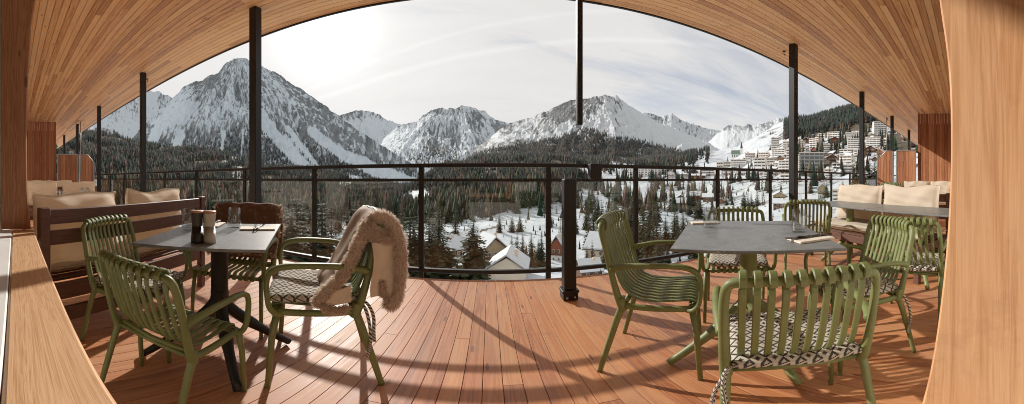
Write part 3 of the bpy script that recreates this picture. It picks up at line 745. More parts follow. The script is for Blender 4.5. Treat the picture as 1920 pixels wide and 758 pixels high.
def chalet(pxl, pxr, yt, yb, colr, label, ridge='front', snow=True, lower=None, yaw=0, group='chalets among the trees', wins=2, r=None, storeys=2, balcony=True):
    loc, rz, w, h = place_b(pxl, pxr, yt, yb, yaw, r)
    d = w * 1.15; eave = h * .62; ov = w * .09
    b = empty('chalet', loc, rz, 1, label, 'house', group)
    lo = eave * .5 if lower else 0
    if lower:
        m = MB(); m.box((0, d / 2, lo / 2 - 2), (w, d, lo + 4)); m.build('lower_wall', P[lower], b)
    m = MB(); iw = w * (.995 if not lower else 1.02)
    if ridge == 'front':     # gable end faces the terrace
        pr = [(-iw / 2, lo if lower else -4), (iw / 2, lo if lower else -4), (iw / 2, eave), (0, h * .93), (-iw / 2, eave)]
        y0, y1 = -.03, d
        vs = [(x, y0, z) for x, z in pr] + [(x, y1, z) for x, z in pr]
        m.add(vs, [(0, 1, 2, 3, 4), (9, 8, 7, 6, 5)] + [(i, i + 5, (i + 1) % 5 + 5, (i + 1) % 5) for i in range(5)])
    else:
        pr = [(0 - .03, lo if lower else -4), (d, lo if lower else -4), (d, eave), (d / 2, h * .93), (-.03, eave)]
        vs = [(-iw / 2, y, z) for y, z in pr] + [(iw / 2, y, z) for y, z in pr]
        m.add(vs, [(4, 3, 2, 1, 0), (5, 6, 7, 8, 9)] + [(i, (i + 1) % 5, (i + 1) % 5 + 5, i + 5) for i in range(5)])
    m.build('wall', P[colr], b)
    def slabs(th, up, grow):
        q = MB()
        for s in (-1, 1):
            if ridge == 'front':
                a = Vector((s * (w / 2 + ov + grow), 0, eave - (ov + grow) * (h - eave) / (w / 2) + up)); c = Vector((0, 0, h + up))
                vs = [(p.x, yy, p.z + k) for k in (0, th) for yy in (-ov - grow, d + ov + grow) for p in (a, c)]
            else:
                yc = d / 2; a = Vector((0, yc + s * (d / 2 + ov + grow), eave - (ov + grow) * (h - eave) / (d / 2) + up)); c = Vector((0, yc, h + up))
                vs = [(xx, p.y, p.z + k) for k in (0, th) for xx in (-w / 2 - ov - grow, w / 2 + ov + grow) for p in (a, c)]
            q.add(vs, [(0, 2, 3, 1), (4, 5, 7, 6), (0, 1, 5, 4), (2, 6, 7, 3), (0, 4, 6, 2), (1, 3, 7, 5)])
        return q
    th = max(.14, h * .02)
    rf = slabs(th, -th * .2, 0).build('roof', M['roof_dark'], b)
    if snow:
        slabs(max(.25, h * .045), th * .82, -ov * .12).build('snow_cover', M['snow'], rf)
    ch = MB(); ch.box((w * .22, d * .4, h * .98), (w * .06 + .3, w * .06 + .3, h * .22)); ch.build('chimney', P['beige'], rf)
    for s in range(storeys):
        for k in range(wins):
            u = (k - (wins - 1) / 2) * w * .8 / wins
            window(b, u, eave * (.25 + .5 * s), w * .13, eave * .22, -.1 if not lower else -.14)
    if balcony and ridge == 'front':
        q = MB(); q.box((0, -w * .05 - .1, eave * .52), (w * .82, w * .1, .14)); q.box((0, -w * .1 - .1, eave * .52 + .5), (w * .82, .08, .8)); q.build('balcony', P['brown'], b)
    return b

# centre of the view, just below the terrace
chalet(914, 985, 480, 540, 'cream', 'cream gabled house with snowy roof, right of the tallest spruce', yaw=-.12, r=78, wins=3, storeys=1, balcony=False, group=None)
chalet(905, 953, 446, 500, 'tan', 'tall chalet with a dark balcony, behind the cream gabled house', yaw=.45, lower='cream', r=112, wins=3, group=None)
chalet(832, 870, 448, 497, 'brown', 'dark timber chalet with white ground floor, left of the tallest spruce', yaw=.6, lower='white', r=118, ridge='side', wins=3, group=None)
chalet(850, 900, 436, 462, 'brown', 'low snow roofed chalet half hidden behind the tallest spruce', yaw=.1, r=150, ridge='side', group=None)
chalet(1030, 1056, 444, 492, 'red', 'reddish timber chalet beside the thick black post', yaw=-.3, lower='white', r=112, group=None)
chalet(1096, 1140, 442, 500, 'beige', 'plain beige house seen between thick post and left facing chair', yaw=-.4, r=105, ridge='side', group=None)
chalet(1090, 1130, 492, 530, 'brown', 'low snowy roof just above the bottom rail beside the thick post', yaw=.3, r=82, ridge='side', group=None)
# valley, right of centre
chalet(1291, 1318, 360, 377, 'red', 'long reddish barn with flat snowy roof in the snow field', ridge='side', wins=3, storeys=1, group=None)
chalet(1262, 1289, 373, 392, 'tan', 'tan house with snowy roof below the reddish barn', ridge='side', yaw=.2, group=None)
chalet(1268, 1284, 366, 378, 'brown', 'small brown hut left of the reddish barn', group=None)
chalet(1318, 1345, 364, 378, 'brown', 'brown barn right of the reddish barn, snow to its eaves', ridge='side', group=None)
chalet(1449, 1474, 361, 376, 'yellow', 'yellow house with two rows of windows beside the tall post', wins=3, group=None)
chalet(1450, 1477, 374, 392, 'brown', 'brown chalet with snowy roof below the yellow house', ridge='side', group=None)
chalet(1345, 1358, 372, 384, 'red', 'small red hut left of the three spruces', group=None)
chalet(1250, 1265, 319, 335, 'white', 'small white gabled house right of the long white hotel', group=None)
chalet(1270, 1295, 322, 334, 'beige', 'low house with broad snowy roof above the middle rail', ridge='side', group=None)
chalet(1296, 1322, 325, 335, 'brown', 'brown house with broad snowy roof left of the pink block', ridge='side', group=None)
flats(1177, 1190, 313, 330, 'white', 4, 'short white end wing of the long hotel in the wood', group=None, strip=False)
flats(1196, 1251, 313, 330, 'white', 4, 'long white hotel at the edge of the wood', group=None, strip=False)
flats(1313, 1340, 314, 331, 'pink', 4, 'pinkish block at the foot of the village', group=None)
flats(1561, 1580, 357, 377, 'white', 3, 'low white block right behind the cushion at the table', group=None)
chalet(1533, 1552, 343, 372, 'tan', 'tan gabled chalet left of the low white block', lower='white', group=None)
chalet(1505, 1532, 366, 384, 'brown', 'snowed in dark roofed chalet behind the grey tables', ridge='side', group=None)
# village hillside
V = [(1369, 1400, 300, 316, 'white', 4, 'white block directly below the church', .15), (1412, 1436, 297, 314, 'white', 3, 'white block with a dark glazed band, right of the tall fir below the church', 0),
 (1420, 1442, 287, 299, 'pink', 3, 'pale pink terraced block right of the dark pointed fir', -.1), (1444, 1474, 280, 298, 'white', 5, 'white stepped block with long balconies below the beige tower', -.15),
 (1446, 1461, 259, 282, 'beige', 7, 'beige square tower block standing highest left of the post', .3), (1467, 1482, 266, 283, 'cream', 5, 'cream block touching the tall post, right of the beige tower', 0),
 (1436, 1458, 297, 311, 'cream', 3, 'cream three storey block in the middle of the lower village', .1), (1426, 1454, 309, 319, 'white', 2, 'long low white block above the railing', 0),
 (1474, 1482, 281, 309, 'pink', 6, 'narrow pink block squeezed beside the tall post', 0), (1458, 1481, 302, 321, 'white', 4, 'white block with balconies just left of the tall post', -.1),
 (1397, 1416, 288, 299, 'pink', 3, 'rose house right of the church', .2), (1343, 1356, 305, 315, 'cream', 2, 'low cream house at the left end of the village', 0), (1356, 1370, 304, 314, 'beige', 2, 'low beige house left of the white block below the church', .2),
 (1496, 1508, 291, 319, 'white', 7, 'white block right of the tall post, left of the grey hotel', 0),
 (1519, 1549, 252, 262, 'cream', 3, 'left half of the long cream block under the wood', -.1), (1549, 1578, 248, 262, 'cream', 4, 'taller right half of the long cream block under the wood', -.1),
 (1515, 1538, 260, 283, 'pink', 6, 'salmon block with rows of balconies below the long cream block', -.35),
 (1584, 1614, 249, 262, 'white', 4, 'white stepped block under the wood, left of the thin post', .1), (1588, 1614, 261, 279, 'white', 5, 'white block of balconies left of the thin post', .2),
 (1622, 1652, 258, 278, 'white', 6, 'broad white block right of the thin post', .1), (1637, 1664, 229, 250, 'white', 6, 'modern white block with slanted brown roof, highest on the hill', .5),
 (1542, 1563, 272, 287, 'white', 4, 'white cube block beside the small red house', .3), (1573, 1598, 281, 293, 'green', 3, 'greenish glazed block in the middle of the hillside', 0),
 (1572, 1598, 293, 308, 'cream', 3, 'cream block below the greenish glazed block', -.1), (1497, 1510, 265, 276, 'cream', 3, 'small cream block at the edge of the wood right of the tall post', .2),
 (1497, 1511, 277, 290, 'white', 3, 'small white block above the grey hotel', .1), (1560, 1578, 307, 320, 'darkgrey', 2, 'low dark block below the dark chalet', 0), (1600, 1616, 282, 296, 'beige', 3, 'beige block left of the thin post, below the white balconies', 0),
 (1402, 1424, 318, 329, 'white', 2, 'white terrace house behind the top rail, below the tall fir', 0), (1380, 1402, 318, 330, 'cream', 2, 'cream house behind the top rail', .1), (1462, 1482, 322, 334, 'beige', 2, 'beige block behind the rails left of the tall post', 0), (1350, 1378, 318, 330, 'white', 2, 'white house behind the top rail at the foot of the village', 0), (1430, 1458, 321, 333, 'white', 3, 'white block behind the rails in the lower village', 0),
 (1580, 1600, 310, 326, 'white', 3, 'white house between the firs above the railing', .2), (1546, 1560, 318, 336, 'white', 4, 'white house right of the grey hotel', 0), (1650, 1672, 262, 280, 'cream', 4, 'cream block above the wooden screen', 0)]
for v in V: flats(*v[:7], yaw=v[7] - .26, group=None)
bb = flats(1499, 1545, 287, 328, 'grey', 6, 'big grey hotel with dark loggias in the lower village', group=None, balc='grey')
for v in [(1553, 1578, 257, 270, 'red', 'red brown chalet with wide gable below the long cream block', .1), (1504, 1518, 258, 270, 'brown', 'brown and white chalet at the edge of the wood', .2), (1520, 1533, 275, 288, 'red', 'small bright red house below the salmon block', -.2),
          (1550, 1572, 289, 306, 'brown', 'dark brown chalet with snowy roof right of the grey hotel', .2), (1622, 1642, 273, 288, 'brown', 'brown gabled house right of the thin post', .1), (1497, 1506, 281, 290, 'red', 'tiny red hut beside the tall post', 0), (1644, 1656, 280, 292, 'red', 'red house above the chamfered wooden screen', 0)]:
    chalet(v[0], v[1], v[2], v[3], v[4], v[5], yaw=v[6] - .3, group=None, wins=3)
for k in range(58):      # small houses filling the slope
    px = random.uniform(1380, 1650); py = random.uniform(np.interp(px, [1380, 1450, 1650], [306, 290, 272]), 330)
    chalet(px - 6, px + 6, py - random.uniform(8, 11), py, random.choice(['white', 'cream', 'beige', 'white', 'brown']), 'small snow roofed house squeezed between the village blocks', yaw=random.uniform(-.8, .2), group='small houses between the village blocks', wins=2, ridge=random.choice(['front', 'side']), balcony=False)
# village church
loc, rz, w, h = place_b(1371, 1393, 281, 296, .0)
ch = empty('church', loc, rz, 1, 'white church with green roof and pointed steeple above the village', 'church')
m = MB(); m.box((-w * .1, w * .3, h * .25 - 2), (w * .75, w * .4, h * .5 + 4)); m.build('nave', P['white'], ch)
m = MB(); hw = w * .24
vs = [(x, y, z) for x in (-w * .5, w * .29) for (y, z) in ((w * .3 - hw, h * .48), (w * .3 + hw, h * .48), (w * .3, h * .98))]
m.add(vs, [(0, 1, 2), (3, 5, 4), (0, 3, 4, 1), (0, 2, 5, 3), (1, 4, 5, 2)]); m.build('roof', M['roof_green'], ch)
m = MB(); m.box((w * .38, w * .2, h * .6 - 1), (w * .2, w * .2, h * 1.2 + 2)); tw = m.build('tower', P['white'], ch)
m = MB(); tz = h * 1.2; a = w * .115
m.add([(w * .38 - a, w * .2 - a, tz), (w * .38 + a, w * .2 - a, tz), (w * .38 + a, w * .2 + a, tz), (w * .38 - a, w * .2 + a, tz), (w * .38, w * .2, h * 2.15)], [(0, 1, 4), (1, 2, 4), (2, 3, 4), (3, 0, 4), (3, 2, 1, 0)])
m.build('spire', M['roof_dark'], tw)
for k in range(4):
    g = MB(); g.box((-w * .4 + k * w * .19, w * .1 - .08, h * .28), (w * .07, .2, h * .26)); g.build('window', M['pane'], ch)

# ================================================================== TERRACE
CEIL = 3.06; EDGE = 2.93
# deck boards, running out towards the railing
d = MB(); x = -17.5; bw = .083
while x < 17.5:
    y = -.12; 
    while y < 2.86:
        L_ = 2.86 - y if (y > -.11 or random.random() < .6) else random.uniform(.6, 2.3)
        if y + L_ > 2.6: L_ = 2.86 - y
        d.cur = random.random(); d.rbox((x, y + L_ / 2 + .0015, -.014), (bw - .0026, L_ - .0015, .028), .001); y += L_
    x += bw
tag(d.build('deck', M['deck']), 'reddish brown plank deck of the terrace', 'deck', kind='structure')
d = MB(); d.box((0, 1.33, -.13), (35, 2.96, .2)); tag(d.build('deck_slab', M['jamb_shaded']), 'slab under the deck boards', 'slab', kind='structure')
d = MB(); d.box((0, 1.4, -6.2), (35, 2.6, 11.9)); tag(d.build('lower_facade', M['bounce_plaster']), 'lower storeys of the hotel below the deck', 'facade', kind='structure')
# ceiling of pine boards running along the terrace
d = MB(); y = -.3; sw = .08
while y < EDGE - .01:
    w_ = min(sw, EDGE - y); x = -17.6 - random.uniform(0, 3)
    while x < 17.6:
        L_ = random.uniform(2.6, 5.2); d.cur = random.random()
        d.rbox((x + L_ / 2, y + w_ / 2, CEIL + .012), (L_ - .002, w_ - .005, .024), .002); x += L_
    y += sw
tag(d.build('ceiling', M['soffit']), 'slatted pine ceiling over the terrace', 'ceiling', kind='structure')
d = MB(); d.box((0, 1.3, CEIL + .16), (36, 3.24, .26)); tag(d.build('roof_slab', M['roof_dark']), 'dark roof above the pine ceiling', 'roof', kind='structure')
d = MB(); d.box((0, EDGE + .014, CEIL + .06), (36, .022, .15)); tag(d.build('roof_fascia', M['black']), 'thin dark metal edge of the roof', 'fascia', kind='structure')

# facade with the opening one looks out of; plaster made up to bounce sunlight
d = MB()
d.cur = .4
d.box((-9.85, -.16, 1.4), (15.7, .16, 3.3)); d.box((9.2, -.16, 1.4), (17.4, .16, 3.3)); d.box((-.75, -.16, 2.83), (2.5, .16, .45)); d.box((-.75, -.16, .28), (2.5, .16, .7))
tag(d.build('facade', M['bounce_plaster']), 'unseen hotel facade made pale to bounce sunlight', 'facade', kind='structure')
d = MB(); d.box((-.75, -3.6, 1.4), (9, .1, 3.3)); d.box((-5.2, -1.9, 1.4), (.1, 3.4, 3.3)); d.box((3.7, -1.9, 1.4), (.1, 3.4, 3.3)); d.box((-.75, -1.9, 3.1), (9, 3.4, .1)); d.box((-.75, -1.9, -.05), (9, 3.4, .1))  # unseen room, added to block the sky behind and bounce light
tag(d.build('room', M['bounce_plaster']), 'plain unseen room added behind the window to block the sky', 'room', kind='structure')

# opening frame
def strip_prism(name, prof, xa, xb, yb, mat, label, cat):
    """upright timber whose outer edge follows prof = [(z, y)]"""
    m = MB(); n = len(prof); vs = []
    for z, y in prof: c_ = .0018 if abs(xa) < 1 else .008; vs += [(xa, yb, z), (xa, y - c_, z), (xa + (c_ if xb > xa else -c_), y, z), (xb, y, z), (xb, yb, z)]
    fs = []
    for i in range(n - 1):
        for k in range(5): fs.append((i * 5 + k, i * 5 + (k + 1) % 5, (i + 1) * 5 + (k + 1) % 5, (i + 1) * 5 + k))
    fs += [(4, 3, 2, 1, 0), tuple((n - 1) * 5 + k for k in range(5))]
    m.add(vs, fs); o = m.build(name, mat); return tag(o, label, cat)
def smooth(prof, n=48):
    zs = np.linspace(prof[0][0], prof[-1][0], n * 4); ys = np.interp(zs, [p[0] for p in prof], [p[1] for p in prof])
    k = np.ones(7) / 7; return list(zip(zs, np.convolve(np.pad(ys, 3, mode='edge'), k, 'valid')))
strip_prism('window_jamb', smooth([(.70, .096), (.8, .088), (.95, .075), (1.3, .072), (1.58, .078), (2.02, .10), (2.2, .122), (2.62, .17)]), -1.774, -2.0, -.079, M['jamb_shaded'], 'larch upright with shade in its colour at the left side of the window opening', 'window frame')
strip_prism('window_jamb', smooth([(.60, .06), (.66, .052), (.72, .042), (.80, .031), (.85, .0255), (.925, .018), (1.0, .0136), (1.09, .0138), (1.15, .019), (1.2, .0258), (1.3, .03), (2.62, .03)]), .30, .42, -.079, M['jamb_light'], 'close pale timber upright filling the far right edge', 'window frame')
m = MB(); m.rbox((-.74, .0475, .672), (2.06, .125, .056), .006); tag(m.build('window_sill', M['sill']), 'sunlit larch sill board running along the window opening', 'window sill')
m = MB(); m.rbox((-.74, -.2, .674), (2.06, .366, .05), .004); tag(m.build('inner_sill', M['white_paint']), 'white painted inner window board beside the larch sill', 'window sill')

# posts along the terrace
def post(x, y, label, z1=CEIL, w=.10, group='black posts carrying the roof'):
    o = empty('roof_post', (x, y, 0), 0, 1, label, 'post', None)
    m = MB(); m.rbox((0, 0, z1 / 2), (w, w, z1 - .002), .006); m.build('shaft', M['black'], o)
    m = MB(); m.rbox((0, 0, .012), (w + .07, w + .07, .022), .004); m.build('base_plate', M['black'], o)
    return o
D_ = 2.33
for i, (t_, lab) in enumerate([(-.979, 'tall black post left of centre, in front of the big peak'), (-2.212, 'second black post from the left peak, over the bench'), (-3.49, 'third black post on the left, beside the dark forest slope'), (-4.757, 'slim looking black post beside the left wooden screen'), (-6.05, 'black post beyond the left wooden screen'), (-7.4, 'farthest black post at the left end'),
                               (1.573, 'tall black post on the right, left of the wooded hill'), (2.83, 'black post on the right in front of the white blocks'), (4.09, 'black post standing between the right wooden screens'), (5.37, 'farthest black post, above the right wooden screen')]):
    post(t_ * D_, D_, lab)
o = empty('balcony_post', (.62, 2.31, 0), 0, 1, 'thick waist high black post with foot plate, standing alone by the railing', 'post')
m = MB(); m.rbox((0, 0, .545), (.098, .098, .905), .006); m.build('shaft', M['black'], o)
m = MB(); m.rbox((0, 0, .08), (.135, .135, .024), .004); m.rbox((0, 0, .035), (.118, .118, .066), .004); m.build('foot', M['black'], o)
for sx in (-1, 1):
    m = MB(); m.lathe([(0, .02), (.009, .02), (.009, 0), (0, 0)], 8); m.build('bolt', M['steel'], o, (sx * .03, -.0655, .02))
m = MB(); m.rbox((.712, 2.33, (CEIL + 1.435) / 2), (.046, .05, CEIL - 1.435), .005); tag(m.build('hanging_pole', M['black']), 'thin dark pole hanging down from the roof against the sky', 'pole')
m = MB(); m.tube([(-10.6, 2.35, 1.2), (-10.6, 2.35, CEIL)], .016, 8); tag(m.build('drain_pipe', M['steel']), 'thin pale pipe beside the left wooden screen', 'pipe')
m = MB(); m.tube([(9.62, 2.55, 1.2), (9.62, 2.55, CEIL)], .012, 8); tag(m.build('drain_pipe', M['steel']), 'thin pale pipe above the right wooden screens', 'pipe')
for (px, py, lab) in [(276, 148, 'small hook under the ceiling left of the second post'), (1470, 96, 'small hook under the ceiling by the tall right post'), (1664, 222, 'small hook under the ceiling by the far right screen'), (157, 234, 'small hook under the ceiling above the left screen')]:
    r_ = (CEIL - 1) / math.tan(LAT(py)); t_ = TH(px); m = MB(); m.tube([(0, 0, 0), (0, 0, -.05), (.02, 0, -.07), (.035, 0, -.05)], .006, 6); m.lathe([(0, -.001), (.025, -.001), (.025, -.012), (0, -.012)], 10)
    tag(m.build('ceiling_hook', M['black'], None, (r_ * math.sin(t_), r_ * math.cos(t_), CEIL)), lab, 'hook')

# railing with glass panels
RY = 2.95
rl = empty('glass_railing', (0, RY, 0), 0, 1, 'dark metal balcony railing with glass panels', 'railing')
m = MB(); m.rbox((0, 0, 1.13), (34.6, .07, .04), .006); m.build('top_rail', M['rail'], rl)
m = MB(); m.rbox((0, 0, .985), (34.6, .04, .03), .004); m.build('middle_rail', M['rail'], rl)
m = MB(); m.rbox((0, 0, .06), (34.6, .05, .04), .004); m.build('bottom_rail', M['rail'], rl)
xs = [-.678, .579, 1.548, 2.77, 3.94, 5.1, 6.25, 7.4, 8.6, 9.8, 11, 12.2, 13.4, 14.6, 15.8, 17, -1.93, -3.1, -4.3, -5.45, -6.6, -7.8, -9, -10.2, -11.4, -12.6, -13.8, -15, -16.2]; xs.sort()
for x in xs:
    m = MB(); m.rbox((x, .012, .41), (.05, .012, 1.4), .003); m.rbox((x, -.012, .41), (.05, .008, 1.4), .002); m.rbox((x, 0, .41), (.018, .016, 1.38), .002); m.build('rail_post', M['rail'], rl)
for a, b in zip(xs[:-1], xs[1:]):
    m = MB(); m.box(((a + b) / 2, .0, .525), (b - a - .07, .010, .88)); m.build('glass_panel', M['glass'], rl)
m = MB(); m.rbox((0, 0, 0), (.118, .10, .155), .006); tag(m.build('rail_box', M['black'], None, (RY * math.tan(TH(1109)), RY - .1, 1.07)), 'square black box fixed on the railing right of the thick post', 'box')

# cladding panels: dividers at both ends
def clad_panel(name, x, y0, y1, z1, label, cham=0, frame=False, cat='partition', side=1):
    o = empty(name, (x, 0, 0), 0, 1, label, cat)
    m = MB(); n = max(2, int((y1 - y0) / .085)); w = (y1 - y0) / n
    for i in range(n):
        ya = y0 + i * w; m.cur = random.random()
        def top(y): return z1 - max(0, (y - (y1 - cham)) / cham * .28) if cham else z1
        vs = [(xx, yy, zz) for xx in (-.012, .012) for yy in (ya + .004, ya + w - .004) for zz in (0.02, top(yy))]
        m.add(vs, [(0, 1, 3, 2), (4, 6, 7, 5), (0, 4, 5, 1), (2, 3, 7, 6), (0, 2, 6, 4), (1, 5, 7, 3)])
    m.build('boarding', M['clad'], o)
    m = MB(); m.box((side * .03, (y0 + y1) / 2, (z1 - .3) / 2), (.03, y1 - y0 - .02, z1 - .34)); m.build('backing', M['black'], o)
    if frame:
        q = MB(); q.box((0, y0 - .014, z1 / 2), (.05, .022, z1)); q.box((0, y1 + .014, (z1 - (.28 if cham else 0)) / 2), (.05, .022, z1 - (.28 if cham else 0)))
        if cham:
            q.tube([(0, y0, z1 + .01), (0, y1 - cham, z1 + .01), (0, y1 + .01, z1 - .27)], .014, 6)
        else: q.box((0, (y0 + y1) / 2, z1 + .012), (.05, y1 - y0 + .05, .022))
        q.build('frame', M['steel'], o)
    return o
clad_panel('divider_wall', -10.8, -.06, 1.49, CEIL - .003, 'ceiling high dark timber wall at the left end', side=-1)
clad_panel('privacy_screen', -10.75, 1.56, 2.27, 1.86, 'square timber screen with steel frame at the left end', frame=True, side=-1)
clad_panel('privacy_screen', -10.72, 2.36, 2.86, 1.87, 'timber screen with sloping corner at the left end', cham=.22, frame=True, side=-1)
clad_panel('divider_wall', 9.4, -.06, 1.47, CEIL - .003, 'ceiling high timber wall at the right end, half in shadow', side=1)
clad_panel('privacy_screen', 9.32, 1.54, 2.12, 1.87, 'square timber screen with steel frame at the right end', frame=True, side=1)
clad_panel('privacy_screen', 9.30, 2.26, 2.74, 1.87, 'timber screen with sloping corner at the right end', cham=.26, frame=True, side=1)

# ================================================================== CHAIRS
def chair_parts():
    """olive resin armchair; local: x right, y forward, z up, 0.83 high"""
    parts = {}
    def bow(x): return -.028 * (1 - (x / .2) ** 2)
    # back frame: uprights and top rail
    m = MB()
    up = lambda s: [(s * .228, -.125, .40), (s * .232, -.15, .47), (s * .236, -.178, .58), (s * .236, -.205, .70), (s * .232, -.225, .77)]
    path = up(-1) + [(-.222, -.236, .805), (-.195, -.243, .818), (-.1, -.258, .824), (0, -.263, .826), (.1, -.258, .824), (.195, -.243, .818), (.222, -.236, .805)] + up(1)[::-1]
    cp = catmull(path, 4); n = len(cp)
    m.tube(cp, [  .0158 + .006 * max(0, 1 - min(i, n - 1 - i) / 8) for i in range(n)], 8); parts['backrest_frame'] = m
    # slats, running from the top rail down the back and along the seat
    back, seat = MB(), MB(); NS = 10; pit = .0405
    for k in range(NS):
        x = (k - (NS - 1) / 2) * pit
        b = bow(x); ty = -.236 + b * .95; tz = .822 + .004 * (1 - (x / .2) ** 2)
        lp = [(x, ty + .024 * math.cos(a), tz + .024 * math.sin(a)) for a in [R(-150 + 40 * j) + PI for j in range(0, 6)]]
        bk = [(x, -.222 + b, .775), (x, -.198 + b, .69), (x, -.172 + b * .9, .60), (x, -.142 + b * .7, .52), (x, -.105 + b * .4, .472)]
        loop = [(x, ty - .022, tz - .012), (x, ty - .026, tz + .008), (x, ty - .012, tz + .025), (x, ty + .008, tz + .025), (x, ty + .023, tz + .008), (x, ty + .022, tz - .018)]
        back.ribbon(catmull(loop + bk, 3), .0235, .009, (1, 0, 0))
        st = [(x, -.105 + b * .4, .472), (x, -.06, .452), (x, 0, .445), (x, .08, .448), (x, .155, .455), (x, .19, .452), (x, .212, .437), (x, .216, .412)]
        seat.ribbon(catmull(st, 3), .0265, .010, (1, 0, 0))
    seat.tube([(-.21, .196, .425), (.21, .196, .425)], .014, 8); back.tube([(-.215, -.115, .447), (0, -.13, .447), (.215, -.115, .447)], .011, 8)
    parts['backrest'] = back; parts['seat'] = seat
    sf = MB()
    for s in (-1, 1): sf.tube(catmull([(s * .224, -.14, .425), (s * .222, -.02, .418), (s * .222, .1, .42), (s * .222, .195, .424)], 3), .0165, 8)
    sf.tube([(-.222, .18, .42), (.222, .18, .42)], .012, 8); sf.tube([(-.224, -.125, .425), (.224, -.125, .425)], .012, 8)
    parts['seat_frame'] = sf
    arm, leg = {}, {}
    for s in (-1, 1):
        a = MB(); p = catmull([(s * .236, -.178, .615), (s * .246, -.14, .628), (s * .258, -.05, .645), (s * .264, .08, .65), (s * .265, .16, .644), (s * .264, .205, .62), (s * .262, .222, .58), (s * .259, .222, .52), (s * .254, .214, .46), (s * .245, .19, .425), (s * .228, .165, .418)], 4)
        q = len(p); a.tube(p, [(.0175 if i < q * .5 else .0148) + (.006 * max(0, 1 - i / 5)) for i in range(q)], 8, True, .8, (0, 0, 1)); arm[s] = a
        r_ = MB(); p = catmull([(s * .232, -.137, .47), (s * .230, -.133, .42), (s * .231, -.16, .33), (s * .234, -.205, .15), (s * .236, -.238, 0.0)], 4)
        r_.tube(p, [.0205 - .0075 * i / (len(p) - 1) for i in range(len(p))], 8)
        f = MB(); p = [(s * .232, .185, .425), (s * .237, .205, .3), (s * .241, .222, 0)]
        f.tube(p, [.0158, .0145, .0125], 8); leg[s] = (r_, f)
    return parts, arm, leg
cparts, carm, cleg = chair_parts()
def chair_proto():
    e = empty('armchair')
    for k, m in cparts.items(): m.build(k, M['green'], e)
    for s in (-1, 1):
        carm[s].build('armrest', M['green'], e)
        for l in cleg[s]: l.build('leg', M['greenleg'], e)
    return e
proto = chair_proto(); used = [False]
def chair(x, y, deg, s, label, group=None):
    o = proto if not used[0] else copy_tree(proto)
    used[0] = True
    o.location = (x, y, 0); o.rotation_euler = (0, 0, R(deg)); o.scale = (s, s, s)
    tag(o, label, 'armchair', group); return o
CH = {}
for k, x, y, a, s, lab in [
 ('A', .80, 1.29, 230.4, .96, 'green slatted armchair facing right, left of the right hand grey table'),
 ('D', .824, .54, 315.2, .895, 'nearest green armchair at right, its back towards the viewer'),
 ('C', 1.50, .56, 48.8, .91, 'green armchair at the right side of the right table, facing left'),
 ('B', 1.56, 1.46, 136.2, .91, 'green armchair behind the right table, facing the viewer'),
 ('E', 2.74, 1.58, 303, .93, 'green armchair at the left end of the far grey tables'),
 ('F', 2.0, .345, 266, .90, 'green armchair pulled to the far grey tables, beside the right upright'),
 ('L1', -1.0, .575, 16, .85, 'nearest green armchair at left, its back to the window sill'),
 ('L2', -1.56, .66, 300, .90, 'green armchair between the slatted bench and the left table'),
 ('L3', -1.47, 1.33, 207, .93, 'green armchair behind the left table with dark fur over its back'),
 ('L4', -.76, 1.222, 123.6, 1.0, 'green armchair right of the left table with pale fur throw'),
 ('G1', 7.7, 2.1, 75, 1.05, 'far green armchair by the chamfered screen at right'),
 ('G2', 6.35, 1.42, 80, 1.05, 'far green armchair left of the far cream cushions'),
 ('G3', 5.35, .85, 85, 1.0, 'far green armchair behind the right cushion of the sofa'),
 ('G4', 6.5, 2.42, 95, 1.05, 'far green armchair next to the right railing end')]:
    CH[k] = chair(x, y, a, s, lab)

# seat cushions with ikat pattern
def pad_mesh():
    n = 22; W, Dp, H = .43, .41, .055
    vs, uvs = [], []
    me = bpy.data.meshes.new('seat_cushion')
    for side in (1, -1):
        for j in range(n + 1):
            for i in range(n + 1):
                u = i / n * 2 - 1; v = j / n * 2 - 1
                e = max(0, 1 - abs(u) ** 6) ** .5 * max(0, 1 - abs(v) ** 6) ** .5
                k = 1 - .03 * (u * u * v * v)
                z = side * H / 2 * (.35 + .65 * e) + .004 * math.sin(u * 5 + v * 3)
                z += -.012 * math.exp(-(u * u + v * v) * 2) * (side > 0)
                vs.append((u * W / 2 * k, v * Dp / 2 * k, z)); uvs.append((u * W / 2 / .054, v * Dp / 2 / .054))
    fs = []; N1 = (n + 1) ** 2
    for j in range(n):
        for i in range(n):
            a = j * (n + 1) + i; fs.append((a, a + 1, a + n + 2, a + n + 1)); fs.append((N1 + a, N1 + a + n + 1, N1 + a + n + 2, N1 + a + 1))
    for i in range(n):
        for (a, b) in ((i, i + 1), ((n) * (n + 1) + i + 1, n * (n + 1) + i), ((i + 1) * (n + 1), i * (n + 1)), (i * (n + 1) + n, (i + 1) * (n + 1) + n)):
            fs.append((a, N1 + a, N1 + b, b))
    me.from_pydata(vs, [], fs); me.update()
    l = me.uv_layers.new(name='UVMap')
    for p in me.polygons:
        p.use_smooth = True
        rim = len({v // N1 for v in p.vertices}) > 1
        for li in p.loop_indices:
            vi = me.loops[li].vertex_index; u, v = uvs[vi]
            l.data[li].uv = (u + (.35 if vi >= N1 and rim else 0), v + (.35 if vi >= N1 and rim else 0))
    me.materials.append(M['ikat']); return me
pad = pad_mesh()
def cord_mesh(pts, rad):
    m = MB(); p = catmull(pts, 5); m.tube(p, rad, 6); me = m.mesh('tie_cord'); l = me.uv_layers.new(name='UVMap')
    for q in me.polygons:
        for li in q.loop_indices: vi = me.loops[li].vertex_index; l.data[li].uv = ((vi % 6) / 6, (vi // 6) * .012)
    me.materials.append(M['cord']); return me
cm1 = cord_mesh([(-.21, -.17, -.01), (-.235, -.2, -.05), (-.262, -.215, -.12), (-.268, -.22, -.2), (-.25, -.22, -.25), (-.262, -.21, -.29)], .0075)
